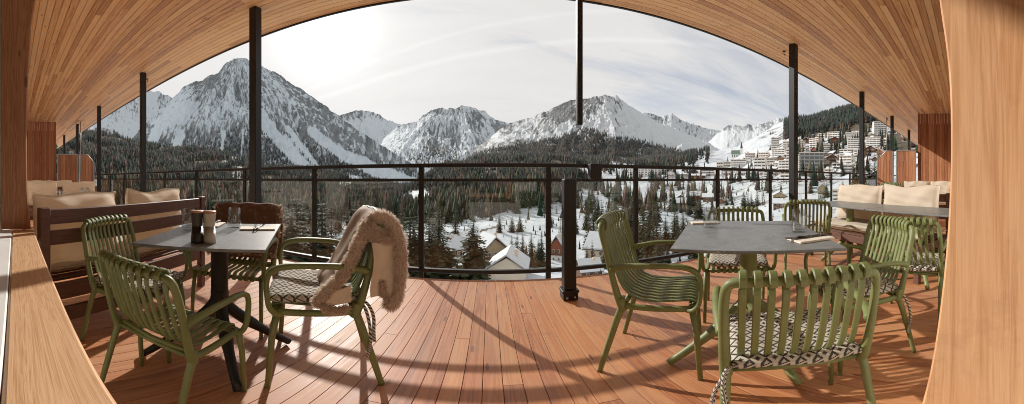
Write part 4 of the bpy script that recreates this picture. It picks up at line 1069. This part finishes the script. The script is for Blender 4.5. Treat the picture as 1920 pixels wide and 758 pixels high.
cm2 = cord_mesh([(-.21, -.17, -.01), (-.232, -.21, -.03), (-.236, -.235, -.09), (-.228, -.24, -.17), (-.245, -.24, -.22)], .0075)
def cushion(key, label, cords=0, dz=0):
    c = CH[key]; s = c.scale[0]
    o = link('seat_cushion', pad, None); o.location = c.matrix_basis @ Vector((0, .03, .475 + dz)); o.rotation_euler = (R(1.5), 0, c.rotation_euler.z); o.scale = (s, s, s)
    tag(o, label, 'cushion')
    for k in range(cords):
        t = link('tie_cord', (cm1, cm2)[k % 2], None, o)
        if key == 'L4': t.location = (0, 0, .02)
    return o
cushion('D', 'black and white diamond pad on the nearest right armchair', 2)
cushion('C', 'black and white pad on the armchair at the right side of the right table', 1)
cushion('B', 'black and white pad on the armchair behind the right table', 1)
cushion('F', 'black and white pad on the armchair beside the right upright', 1)
cushion('E', 'black and white pad on the armchair at the left end of the far tables')
cushion('L2', 'black and white pad on the armchair beside the slatted bench')
cushion('L4', 'black and white pad under the pale fur throw', 2)

# ================================================================== TABLES
def table(name_loc, ua, va, wu, wv, z, legmat, label, th=.014, base_rot=None, foot=.36, colr=.045):
    cx, cy = name_loc
    e = empty('cafe_table', (cx, cy, 0), 0, 1, label, 'table')
    u = Vector((math.cos(ua), math.sin(ua), 0)) * wu / 2; v = Vector((math.cos(va), math.sin(va), 0)) * wv / 2
    m = MB(); b = .004
    def ring(zz, ins):
        out = []
        for (i, j) in ((-1, -1), (1, -1), (1, 1), (-1, 1)):
            out.append(u * i * (1 - ins / wu * 2) + v * j * (1 - ins / wv * 2) + Vector((0, 0, zz)))
        return out
    vs = ring(z - th, b) + ring(z - th + b, 0) + ring(z - .002, 0) + ring(z, .002)
    fs = [(3, 2, 1, 0), (12, 13, 14, 15)] + [(r * 4 + i, r * 4 + (i + 1) % 4, (r + 1) * 4 + (i + 1) % 4, (r + 1) * 4 + i) for r in range(3) for i in range(4)]
    m.add(vs, fs); m.build('tabletop', M['table'], e)
    m = MB(); m.lathe([(colr, .30), (colr * .98, .5), (colr, z - th - .03), (colr * 1.6, z - th - .012), (.16, z - th - .001), (0, z - th - .001)], 16); m.build('column', legmat, e)
    br = base_rot if base_rot is not None else ua + PI / 4
    for k in range(4):
        a = br + k * PI / 2; d = Vector((math.cos(a), math.sin(a), 0))
        m = MB(); m.tube(catmull([d * .012 + Vector((0, 0, .42)), d * .03 + Vector((0, 0, .33)), d * foot * .45 + Vector((0, 0, .19)), d * foot + Vector((0, 0, .018))], 5), [.034] * 6 + [.032] * 5 + [.026, .024, .022, .021, .02], 10, True, 1.0)
        m.build('leg', legmat, e)
    return e
TZL = .72
table((-1.189, .957), R(42), R(124.6), .557, .69, TZL, M['black'], 'small grey stone topped table on black splayed legs at left', base_rot=R(62), foot=.38)
table((1.18, 1.024), R(-49.4), R(46.5), .69, .837, TZL, M['greenleg'], 'speckled grey table on a green column, nearest at right', base_rot=R(-110), foot=.42)
aa = math.atan2(1.89 - .935, 3.25 - 2.77)
def far_table(p, q, label, dep=.56):
    p = Vector((*p, 0)); q = Vector((*q, 0)); dr = (q - p).normalized(); nn = Vector((-dr.y, dr.x, 0))
    if nn.x < 0: nn = -nn
    c = (p + q) / 2 + nn * dep / 2
    table((c.x, c.y), math.atan2(dr.y, dr.x), math.atan2(nn.y, nn.x), (q - p).length - .004, dep, .70, M['greenleg'], label, foot=.34)
far_table((3.25, 1.89), (2.80, .965), 'left one of the two joined grey tables before the cushioned sofa')
far_table((2.797, .958), (2.43, .14), 'right one of the two joined grey tables before the cushioned sofa')
table((-4.75, .85), R(80), R(170), .8, .7, .71, M['black'], 'far table with glasses beyond the slatted bench', foot=.34)

# tableware
def tumbler(x, y, z, r0, h, label):
    m = MB(); t = .0022
    m.lathe([(0, .002), (r0 * .86, .002), (r0 * .97, .010), (r0, .03), (r0 * .93, h * .6), (r0 * .80, h), (r0 * .80 - t, h), (r0 * .93 - t, h * .6), (r0 - t, .03), (r0 * .9, .016), (0, .013)], 28)
    tag(m.build('tumbler', M['tumbler'], None, (x, y, z)), label, 'glass')
tumbler(-1.285, 1.143, TZL, .040, .115, 'water glass on the left table beside the cutlery on its napkin')
tumbler(-1.373, .891, TZL, .038, .115, 'water glass half behind the dark pepper mill')
tumbler(1.153, 1.289, TZL, .042, .115, 'water glass on the far left corner of the right table')
tumbler(1.345, .82, TZL, .042, .12, 'water glass near the fork and spoon on the right table')
tumbler(-4.6, .72, .71, .045, .12, 'far water glass beyond the bench, left of the pair'); tumbler(-4.62, 1.05, .71, .04, .15, 'left glass of the pair on the far table'); tumbler(-4.7, 1.16, .71, .04, .15, 'right glass of the pair on the far table')
def mill(x, y, mat, label):
    e = empty('pepper_mill', (x, y, TZL), 0, 1, label, 'mill')
    m = MB(); m.lathe([(0, 0), (.028, 0), (.0285, .012), (.023, .075), (.024, .058), (.0225, .078), (.024, .1), (.0275, .128), (.0278, .132), (0, .132)], 24); m.build('body', mat, e)
    m = MB(); m.lathe([(.0283, .1325), (.0285, .138), (.027, .141), (0, .141)], 24); m.build('lid', M['copper'], e)
mill(-1.074, .741, M['mill_dark'], 'dark mill with copper coloured lid on the left table'); mill(-1.036, .779, M['mill_light'], 'sand coloured mill with copper coloured lid on the left table')
def napkin(x, y, rz, z, label, w=.10, l=.19):
    m = MB(); m.rbox((0, 0, .003), (w, l, .005), .002); m.rbox((.002, .001, .0075), (w * .97, l * .98, .0035), .0015)
    tag(m.build('napkin', M['napkin'], None, (x, y, z), rz), label, 'napkin')
def spoon(x, y, rz, z, label):
    m = MB(); m.tube([(0, -.085, .004), (0, -.03, .006), (0, .035, .004), (0, .05, .003)], [.0045, .003, .0022, .004], 6)
    vs = []; n = 14
    for k in range(n):
        a = 2 * PI * k / n; vs.append((.017 * math.cos(a), .074 + .026 * math.sin(a), .0075))
    vs2 = [(x_ * .6, .074 + (y_ - .074) * .6, .001) for x_, y_, _ in vs]
    m.add(vs + vs2 + [(0, .074, 0)], [(k, (k + 1) % n, n + (k + 1) % n, n + k) for k in range(n)] + [(n + k, n + (k + 1) % n, 2 * n) for k in range(n)], True)
    tag(m.build('spoon', M['cutlery'], None, (x, y, z), rz), label, 'spoon')
def fork(x, y, rz, z, label):
    m = MB(); m.tube([(0, -.085, .004), (0, -.03, .006), (0, .04, .004)], [.0045, .003, .0025], 6); m.rbox((0, .052, .004), (.02, .026, .0025), .001)
    for k in range(4): m.tube([((k - 1.5) * .0058, .062, .004), ((k - 1.5) * .0058, .098, .007)], .0018, 5)
    tag(m.build('fork', M['cutlery'], None, (x, y, z), rz), label, 'fork')
def knife(x, y, rz, z, label):
    m = MB(); m.tube([(0, -.09, .004), (0, 0, .004)], [.005, .004], 6); m.rbox((.002, .05, .004), (.014, .10, .002), .001)
    tag(m.build('knife', M['cutlery'], None, (x, y, z), rz), label, 'knife')
NZ = TZL + .0095
napkin(-1.15, 1.19, R(-47), TZL, 'folded napkin under a spoon on the left table, nearest the fur chair'); spoon(-1.14, 1.20, R(30), NZ, 'dark spoon lying on the napkin of the left table'); knife(-1.155, 1.175, R(42), NZ, 'dark knife lying on the napkin of the left table')
napkin(-1.415, 1.10, R(35), TZL, 'folded napkin behind the mills on the left table', .09, .17); fork(-1.425, 1.11, R(35), NZ, 'fork on the napkin behind the mills')
napkin(1.195, .665, R(-115), TZL, 'cream napkin at the near right corner of the right table', .11, .19)
fork(1.18, .69, R(63), NZ, 'dark fork on the napkin of the right table'); knife(1.20, .665, R(66), NZ, 'dark knife between fork and spoon on the right table'); spoon(1.225, .655, R(58), NZ, 'dark spoon on the napkin of the right table')
napkin(1.225, 1.42, R(60), TZL, 'folded cream napkin behind the far left glass of the right table', .09, .17)

# ================================================================== SOFAS
def sofa(cx, cy, deg, L_, label, Dp=.66):
    """back along local x at y=0, seat towards +y"""
    e = empty('slatted_bench', (cx, cy, 0), R(deg), 1, label, 'bench')
    for sx in (-1, 1):
        m = MB(); m.rbox((sx * (L_ / 2 - .03), 0, .42), (.062, .05, .84), .005); m.build('back_post', M['bench'], e)
        m = MB(); m.rbox((sx * (L_ / 2 - .03), Dp - .03, .19), (.06, .05, .38), .005); m.build('leg', M['bench'], e)
        m = MB(); m.rbox((sx * (L_ / 2 - .03), Dp / 2, .335), (.045, Dp - .12, .07), .005); m.build('side_rail', M['bench'], e)
    for z, h in ((.785, .085), (.665, .085), (.33, .11), (.17, .10)):
        m = MB(); m.rbox((0, .0, z), (L_ - .125, .026, h), .004); m.build('slat', M['bench'], e)
    m = MB(); m.rbox((0, Dp - .03, .335), (L_ - .125, .026, .08), .004); m.build('front_rail', M['bench'], e)
    for k in range(5):
        m = MB(); m.rbox((0, .09 + k * (Dp - .16) / 4, .385), (L_ - .06, .075, .02), .003); m.build('seat_slat', M['bench'], e)
    return e
def pillow_mesh(W, H, T, seed):
    r_ = random.Random(seed); n = 26; vs = []; fs = []
    ph = [r_.uniform(0, 6.28) for _ in range(6)]
    for side in (1, -1):
        for j in range(n + 1):
            for i in range(n + 1):
                u = i / n * 2 - 1; v = j / n * 2 - 1
                e = (max(0, 1 - abs(u) ** 3.2) * max(0, 1 - abs(v) ** 3.2)) ** .5
                kx = 1 - .05 * (1 - u * u) * 0 + .05 * abs(v) ** 3; kz = 1 + .0 * abs(u) ** 3
                sag = -.035 * H * (1 - u * u) * (v > 0) * v + .012 * math.sin(u * 4 + ph[0]) * max(0, v)
                cr = .05 * T * math.sin(u * 11 + v * 6 + ph[1]) * (1 - e) + .035 * T * math.sin(v * 15 - u * 4 + ph[2]) * e + .05 * T * math.sin(u * 7 + ph[3]) * math.sin(v * 5 + ph[4])
                vs.append((u * W / 2 * kx, side * (T / 2 * e + .004) + cr * (e > .05), H / 2 + v * H / 2 * kz + sag))
    N1 = (n + 1) ** 2
    for j in range(n):
        for i in range(n):
            a = j * (n + 1) + i; fs += [(a + n + 1, a + n + 2, a + 1, a), (N1 + a, N1 + a + 1, N1 + a + n + 2, N1 + a + n + 1)]
    for i in range(n):
        for (a, b) in ((i, i + 1), (n * (n + 1) + i + 1, n * (n + 1) + i), ((i + 1) * (n + 1), i * (n + 1)), (i * (n + 1) + n, (i + 1) * (n + 1) + n)): fs.append((a, N1 + a, N1 + b, b))
    m = MB(); m.add(vs, fs, True); return m
def back_cushion(sf, x, W, H, label, seed, T=.17, z=.45, lean=12, y=.10):
    m = pillow_mesh(W, H, T, seed); o = m.build('back_cushion', M['canvas'])
    mt = sf.matrix_basis @ Matrix.Translation((x, y + T / 2, z)) @ Matrix.Rotation(R(lean), 4, 'X')
    o.matrix_basis = mt; tag(o, label, 'cushion'); return o
def seat_pad(sf, L_, label, Dp=.6, seed=1):
    m = pillow_mesh(L_, Dp, .10, seed); o = m.build('seat_pad', M['canvas'])
    o.matrix_basis = sf.matrix_basis @ Matrix.Translation((0, .08, .445)) @ Matrix.Rotation(R(-90), 4, 'X'); tag(o, label, 'cushion'); return o
# left bench seen from behind: back line from (-2.19, 1.56) to (-1.64, .14), seat towards the left end
b5 = sofa(-1.93, .86, math.degrees(math.atan2(1.42, -.55)), 1.56, 'dark slatted timber bench seen from behind at left')
back_cushion(b5, -.42, .62, .50, 'nearer cream cushion leaning in the slatted bench at left', 1, .22, .42, 3, .085)
back_cushion(b5, .33, .60, .50, 'farther cream cushion leaning in the slatted bench at left', 2, .22, .42, 3, .085)
seat_pad(b5, 1.46, 'cream seat pad of the slatted bench at left', .56, 3)
s1 = sofa(3.63, .90, math.degrees(math.atan2(.911, .413)), 1.66, 'timber bench with cream cushions behind the joined grey tables')
back_cushion(s1, .42, .76, .47, 'left cream back cushion above the joined grey tables', 4, .17, .46, 4, .075)
back_cushion(s1, -.38, .74, .47, 'right cream back cushion above the joined grey tables', 5, .17, .46, 4, .075)
seat_pad(s1, 1.56, 'cream seat pad behind the joined grey tables', .56, 6)
s2 = sofa(6.45, .72, 90, 1.3, 'far bench at right in front of the timber wall')
back_cushion(s2, .30, .52, .50, 'left far cream cushion before the right timber wall', 7, .15, .46, 3, .07)
back_cushion(s2, -.26, .50, .50, 'right far cream cushion before the right timber wall', 8, .15, .46, 3, .07)
s3 = sofa(-6.3, .95, -90, 1.6, 'far bench at left beyond the table with glasses')
back_cushion(s3, -.38, .70, .50, 'right far cream cushion beyond the left bench', 9, .16, .45, 3, .07)
back_cushion(s3, .40, .66, .48, 'left far cream cushion beyond the left bench', 10, .16, .45, 3, .07)
s4 = sofa(-8.6, .98, -90, 1.5, 'farthest bench at left near the timber wall')
back_cushion(s4, -.3, .66, .50, 'farthest cream cushion at left, right one of the pair', 12, .16, .46, 3, .07); back_cushion(s4, .36, .6, .50, 'farthest cream cushion at left, left one of the pair', 13, .16, .46, 3, .07)

# ================================================================== SHEEPSKINS
def fur_strands(me_base, n, length, seed, lie=.35, droop=.35, wid=.0022):
    """short tapering hairs over every face of the base mesh"""
    r_ = np.random.default_rng(seed)
    me_base.calc_loop_triangles()
    co = np.array([v.co[:] for v in me_base.vertices]); tri = np.array([t.vertices[:] for t in me_base.loop_triangles])
    a, b, c = co[tri[:, 0]], co[tri[:, 1]], co[tri[:, 2]]
    nr = np.cross(b - a, c - a); ar = np.linalg.norm(nr, axis=1); nr = nr / np.maximum(ar[:, None], 1e-12)
    k = r_.choice(len(tri), n, p=ar / ar.sum()); u = r_.random(n); v = r_.random(n); fl = u + v > 1; u[fl] = 1 - u[fl]; v[fl] = 1 - v[fl]
    p = a[k] + (b[k] - a[k]) * u[:, None] + (c[k] - a[k]) * v[:, None]; nn = nr[k]
    cl = np.stack([fbm(p[:, 0] * 45, p[:, 1] * 45 + p[:, 2] * 31, 2, seed) - .5, fbm(p[:, 1] * 45, p[:, 2] * 45 + 9, 2, seed + 3) - .5, fbm(p[:, 2] * 45, p[:, 0] * 45 + 5, 2, seed + 6) - .5], -1) * 2.6
    dirn = nn + cl * lie * 1.6 + (r_.random((n, 3)) - .5) * lie
    dirn[:, 2] -= droop; dirn /= np.linalg.norm(dirn, axis=1)[:, None]
    L_ = length * r_.uniform(.6, 1.25, n)[:, None]
    sd = np.cross(dirn, r_.random((n, 3)) - .5); sd /= np.linalg.norm(sd, axis=1)[:, None]
    mid = p + dirn * L_ * .55; tip = p + dirn * L_ + np.array([0, 0, -.25]) * L_ * droop + cl * L_ * .25
    V = np.stack([p - sd * wid, p + sd * wid, mid + sd * wid * .8, mid - sd * wid * .8, tip], 1).reshape(-1, 3)
    o = len(co); base = o + np.arange(n) * 5
    faces = [tuple(q.vertices) for q in me_base.polygons] + [t for i in base for t in ((i, i + 1, i + 2, i + 3), (i + 3, i + 2, i + 4))]
    me = bpy.data.meshes.new('fur_pile'); me.from_pydata(np.concatenate([co, V]).tolist(), [], faces); me.update()
    at = me.attributes.new('tip', 'FLOAT', 'POINT'); rr = r_.uniform(-.15, .15, n)
    at.data.foreach_set('value', np.concatenate([np.zeros(o), np.stack([.05 + rr, .05 + rr, .5 + rr, .5 + rr, 1 + rr], 1).ravel()]).astype(np.float32))
    me.polygons.foreach_set('use_smooth', np.ones(len(faces), dtype=bool))
    return me
# (a) pale throw over the back of the chair right of the left table
c4 = CH['L4']
e = empty('sheepskin_throw', c4.matrix_basis @ Vector((-.016, -.006, .046)), c4.rotation_euler.z, c4.scale[0] * .94, 'pale brown sheepskin thrown over the chair back, hide side showing', 'fur throw')
f = MB()
def blanket(pts, x0, x1, th, n=5, seg=12, wob=.02):
    """thick soft sheet: profile pts (y, z) swept across the chair from x0 to x1"""
    pr = catmull([(0, y, z) for y, z in pts], n); m = len(pr); vs = []
    for k in range(seg + 1):
        x = x0 + (x1 - x0) * k / seg; ed = min(1, 4 * min(k, seg - k) / seg + .35)
        for sgn in (1, -1):
            for i, p in enumerate(pr):
                t = (pr[min(i + 1, m - 1)] - pr[max(i - 1, 0)]).normalized(); nn = Vector((0, -t.z, t.y))
                en = min(1, 5 * min(i, m - 1 - i) / m + .4)
                vs.append(Vector((x, p.y, p.z)) + nn * sgn * th / 2 * ed * en + Vector((0, wob * math.sin(k * .9 + i * .25), wob * .6 * math.sin(k * 1.3 + i * .2))))
    S = 2 * m; fs = []
    for k in range(seg):
        for i in range(m - 1):
            a = k * S + i; fs.append((a, a + 1, a + S + 1, a + S)); b = k * S + m + i; fs.append((b, b + S, b + S + 1, b + 1))
        fs.append((k * S, k * S + S, k * S + S + m, k * S + m)); fs.append((k * S + m - 1, k * S + 2 * m - 1, k * S + S + 2 * m - 1, k * S + S + m - 1))
    for i in range(m - 1):
        fs.append((i, m + i, m + i + 1, i + 1)); o = seg * S; fs.append((o + i, o + i + 1, o + m + i + 1, o + m + i))
    f.add(vs, fs, True)
# side of the chair towards the window is local x < 0
blanket([(.015, .475), (-.01, .50), (-.06, .545), (-.115, .64), (-.165, .75), (-.21, .83), (-.252, .838), (-.285, .80), (-.30, .68), (-.30, .56), (-.29, .46)], -.215, .22, .034, 5, 12, .010)
def roll(pts, rad):
    p = catmull(pts, 5); f.tube(p, [rad * (.75 + .35 * math.sin(3 * i / len(p) + .4)) for i in range(len(p))], 10)
roll([(-.25, .02, .455), (-.256, .028, .48), (-.254, -.01, .525), (-.25, -.065, .585), (-.25, -.115, .68), (-.245, -.155, .77), (-.24, -.20, .85)], .021)
roll([(-.24, -.20, .85), (-.25, -.26, .845), (-.262, -.295, .80), (-.27, -.318, .72), (-.275, -.32, .62), (-.275, -.31, .52), (-.27, -.295, .45), (-.262, -.275, .435), (-.262, -.255, .455)], .021)
roll([(-.25, -.16, .82), (-.262, -.2, .785), (-.266, -.24, .76), (-.27, -.285, .75)], .024)
roll([(-.262, -.27, .455), (-.262, -.25, .50), (-.262, -.238, .56)], .012)
roll([(-.258, .02, .465), (-.262, -.01, .44), (-.262, -.06, .43), (-.26, -.10, .44)], .014)
fm = fur_strands(f.mesh('fur_base'), 90000, .017, 4, .45, .3, .0010)
link('fur_pile', fm, M['fur'], e)
h = MB(); W_ = []
def panel(grid, th=.004):
    n = len(grid[0]); vs = [p for r_ in grid for p in r_]; k = len(vs); vs = vs + [(p[0] + th, p[1], p[2]) for p in vs]
    fs = []
    for j in range(len(grid) - 1):
        for i in range(n - 1):
            a = j * n + i; fs += [(a, a + 1, a + n + 1, a + n), (k + a, k + a + n, k + a + n + 1, k + a + 1)]
    h.add(vs, fs, True)
panel([[(-.268 - .012 * math.sin(i * 1.1 + j * .4), -.195 - i * .025 - .008 * math.sin(j * .8), .74 - j * .036) for i in range(6)] for j in range(8)])
panel([[(-.262 - .006 * math.sin(i + j), -.005 - i * .021, .515 + i * .006 - j * .018) for i in range(6)] for j in range(5)])
h.build('hide_lining', M['hide'], e)
# (b) dark fur over the back of the chair behind the left table
c3 = CH['L3']
e = empty('sheepskin_throw', c3.location, c3.rotation_euler.z, c3.scale[0], 'dark brown fur hung over the chair back behind the left table', 'fur throw')
f = MB()
blanket([(-.06, .50), (-.10, .56), (-.15, .68), (-.19, .80), (-.245, .865), (-.30, .81), (-.30, .68), (-.285, .55), (-.27, .44)], -.262, .262, .045, 5, 16, .006)
fm = fur_strands(f.mesh('fur_base'), 60000, .034, 9, .5, .15, .0017)
link('fur_pile', fm, M['fur_dark'], e)

# ================================================================== LIGHT, SKY, CAMERA
AZ, EL = R(-31.5), R(28)
sun = bpy.data.lights.new('sun', 'SUN'); sun.energy = 4.8; sun.angle = R(.6); sun.color = (1.0, .94, .86)
so = bpy.data.objects.new('sun', sun); col.objects.link(so)
sd = Vector((math.sin(AZ) * math.cos(EL), math.cos(AZ) * math.cos(EL), math.sin(EL)))
so.rotation_euler = sd.to_track_quat('Z', 'Y').to_euler(); so.location = sd * 30

wd = bpy.data.worlds.new('World'); scene.world = wd; wd.use_nodes = True
N, L = wd.node_tree.nodes, wd.node_tree.links
bg = N['Background']; bg.inputs['Strength'].default_value = .12
sk = N.new('ShaderNodeTexSky'); sk.sky_type = 'NISHITA'; sk.sun_disc = False; sk.sun_elevation = EL; sk.sun_rotation = AZ; sk.altitude = 1800; sk.dust_density = 1.0
gv = N.new('ShaderNodeTexCoord').outputs['Generated']
sp = N.new('ShaderNodeSeparateXYZ'); L.new(gv, sp.inputs[0])
den = mnode(N, L, 'ADD', mnode(N, L, 'MAXIMUM', sp.outputs[2], 0), .22)
cb = N.new('ShaderNodeCombineXYZ'); L.new(mnode(N, L, 'DIVIDE', sp.outputs[0], den), cb.inputs[0]); L.new(mnode(N, L, 'DIVIDE', sp.outputs[1], den), cb.inputs[1])
c1 = noise(N, L, mapping(N, L, cb.outputs[0], (.55, 1.5, 1), (0, 0, .35)), 1.1, 9, .6, .6)
c2 = noise(N, L, mapping(N, L, cb.outputs[0], (.7, 3.2, 1), (0, 0, -.25)), 2.2, 8, .62, .8)
cl = mnode(N, L, 'ADD', mnode(N, L, 'MULTIPLY', c1, .75), mnode(N, L, 'MULTIPLY', c2, .25))
# veil thins towards the right
vd = N.new('ShaderNodeVectorMath'); vd.operation = 'DOT_PRODUCT'; L.new(gv, vd.inputs[0])
bl = Vector((math.sin(R(48)) * math.cos(R(20)), math.cos(R(48)) * math.cos(R(20)), math.sin(R(20)))); vd.inputs[1].default_value = bl
thin = mnode(N, L, 'POWER', mnode(N, L, 'MAXIMUM', vd.outputs['Value'], 0), 7)
cov = mnode(N, L, 'ADD', mnode(N, L, 'MULTIPLY', mnode(N, L, 'SUBTRACT', cl, .36), 2.6), mnode(N, L, 'SUBTRACT', .85, mnode(N, L, 'MULTIPLY', thin, .5)), clamp=True)
hor = ramp(N, L, sp.outputs[2], [(.0, (1, 1, 1)), (.28, (0, 0, 0))])
cov = mnode(N, L, 'MAXIMUM', cov, mnode(N, L, 'MULTIPLY', hor, .85))
# two contrails: thin bands on great circles
def trail(nvec, w, k):
    d = N.new('ShaderNodeVectorMath'); d.operation = 'DOT_PRODUCT'; L.new(gv, d.inputs[0]); d.inputs[1].default_value = Vector(nvec).normalized()
    wob = mnode(N, L, 'ADD', d.outputs['Value'], mnode(N, L, 'MULTIPLY', mnode(N, L, 'SUBTRACT', noise(N, L, gv, 9, 4), .5), w * 1.3))
    return mnode(N, L, 'MULTIPLY', ramp(N, L, mnode(N, L, 'DIVIDE', mnode(N, L, 'ABSOLUTE', wob), w), [(0, (1, 1, 1)), (1, (0, 0, 0))]), k)
def dirv(px, py): t, a = TH(px), LAT(py); return Vector((math.sin(t) * math.cos(a), math.cos(t) * math.cos(a), math.sin(a)))
t1 = trail(dirv(870, 105).cross(dirv(1330, 85)),   .014, .55); t2 = trail(dirv(860, 62).cross(dirv(1250, 22)), .012, .4)
sg = N.new('ShaderNodeVectorMath'); sg.operation = 'DOT_PRODUCT'; L.new(gv, sg.inputs[0]); sg.inputs[1].default_value = sd
sdot = mnode(N, L, 'MAXIMUM', sg.outputs['Value'], 0)
glow = mnode(N, L, 'ADD', mnode(N, L, 'MULTIPLY', mnode(N, L, 'POWER', sdot, 10), 1.5), mnode(N, L, 'MULTIPLY', mnode(N, L, 'POWER', sdot, 120), 5))
br = mnode(N, L, 'ADD', mnode(N, L, 'MULTIPLY_ADD', cl, 2.2, 5.25), glow)
br = mnode(N, L, 'ADD', br, mnode(N, L, 'ADD', t1, t2))
cc = N.new('ShaderNodeVectorMath'); cc.operation = 'SCALE'; cc.inputs[0].default_value = (1.0, .98, .96); L.new(br, cc.inputs['Scale'])
skyc = N.new('ShaderNodeVectorMath'); skyc.operation = 'SCALE'; L.new(sk.outputs[0], skyc.inputs[0]); skyc.inputs['Scale'].default_value = 1.0
L.new(mixc(N, L, mnode(N, L, 'MAXIMUM', cov, mnode(N, L, 'MAXIMUM', t1, t2)), skyc.outputs[0], cc.outputs[0]), bg.inputs['Color'])

cam = bpy.data.cameras.new('camera'); co_ = bpy.data.objects.new('camera', cam); col.objects.link(co_)
co_.location = (0, 0, EYE); co_.rotation_euler = (R(90), 0, 0)
cam.type = 'PANO'; cam.clip_start = .005; cam.clip_end = 20000
a0, a1 = TH(0), TH(1920); l0, l1 = LAT(758), LAT(0)
for tgt in (cam, getattr(cam, 'cycles', None)):
    if tgt is None or not hasattr(tgt, 'panorama_type'): continue
    tgt.panorama_type = 'EQUIRECTANGULAR'
    tgt.longitude_min, tgt.longitude_max, tgt.latitude_min, tgt.latitude_max = a0, a1, l0, l1
scene.camera = co_
scene.view_settings.view_transform = 'Standard'; scene.view_settings.look = 'None'; scene.view_settings.exposure = 0; scene.view_settings.gamma = 1.1
scene.cycles.max_bounces = 8; scene.cycles.transparent_max_bounces = 24; scene.cycles.caustics_reflective = False; scene.cycles.caustics_refractive = False
scene.cycles.use_denoising = True; scene.cycles.filter_width = 1.0; scene.cycles.denoising_prefilter = 'ACCURATE'
print('trees', NT[0], 'forest', len(pts))
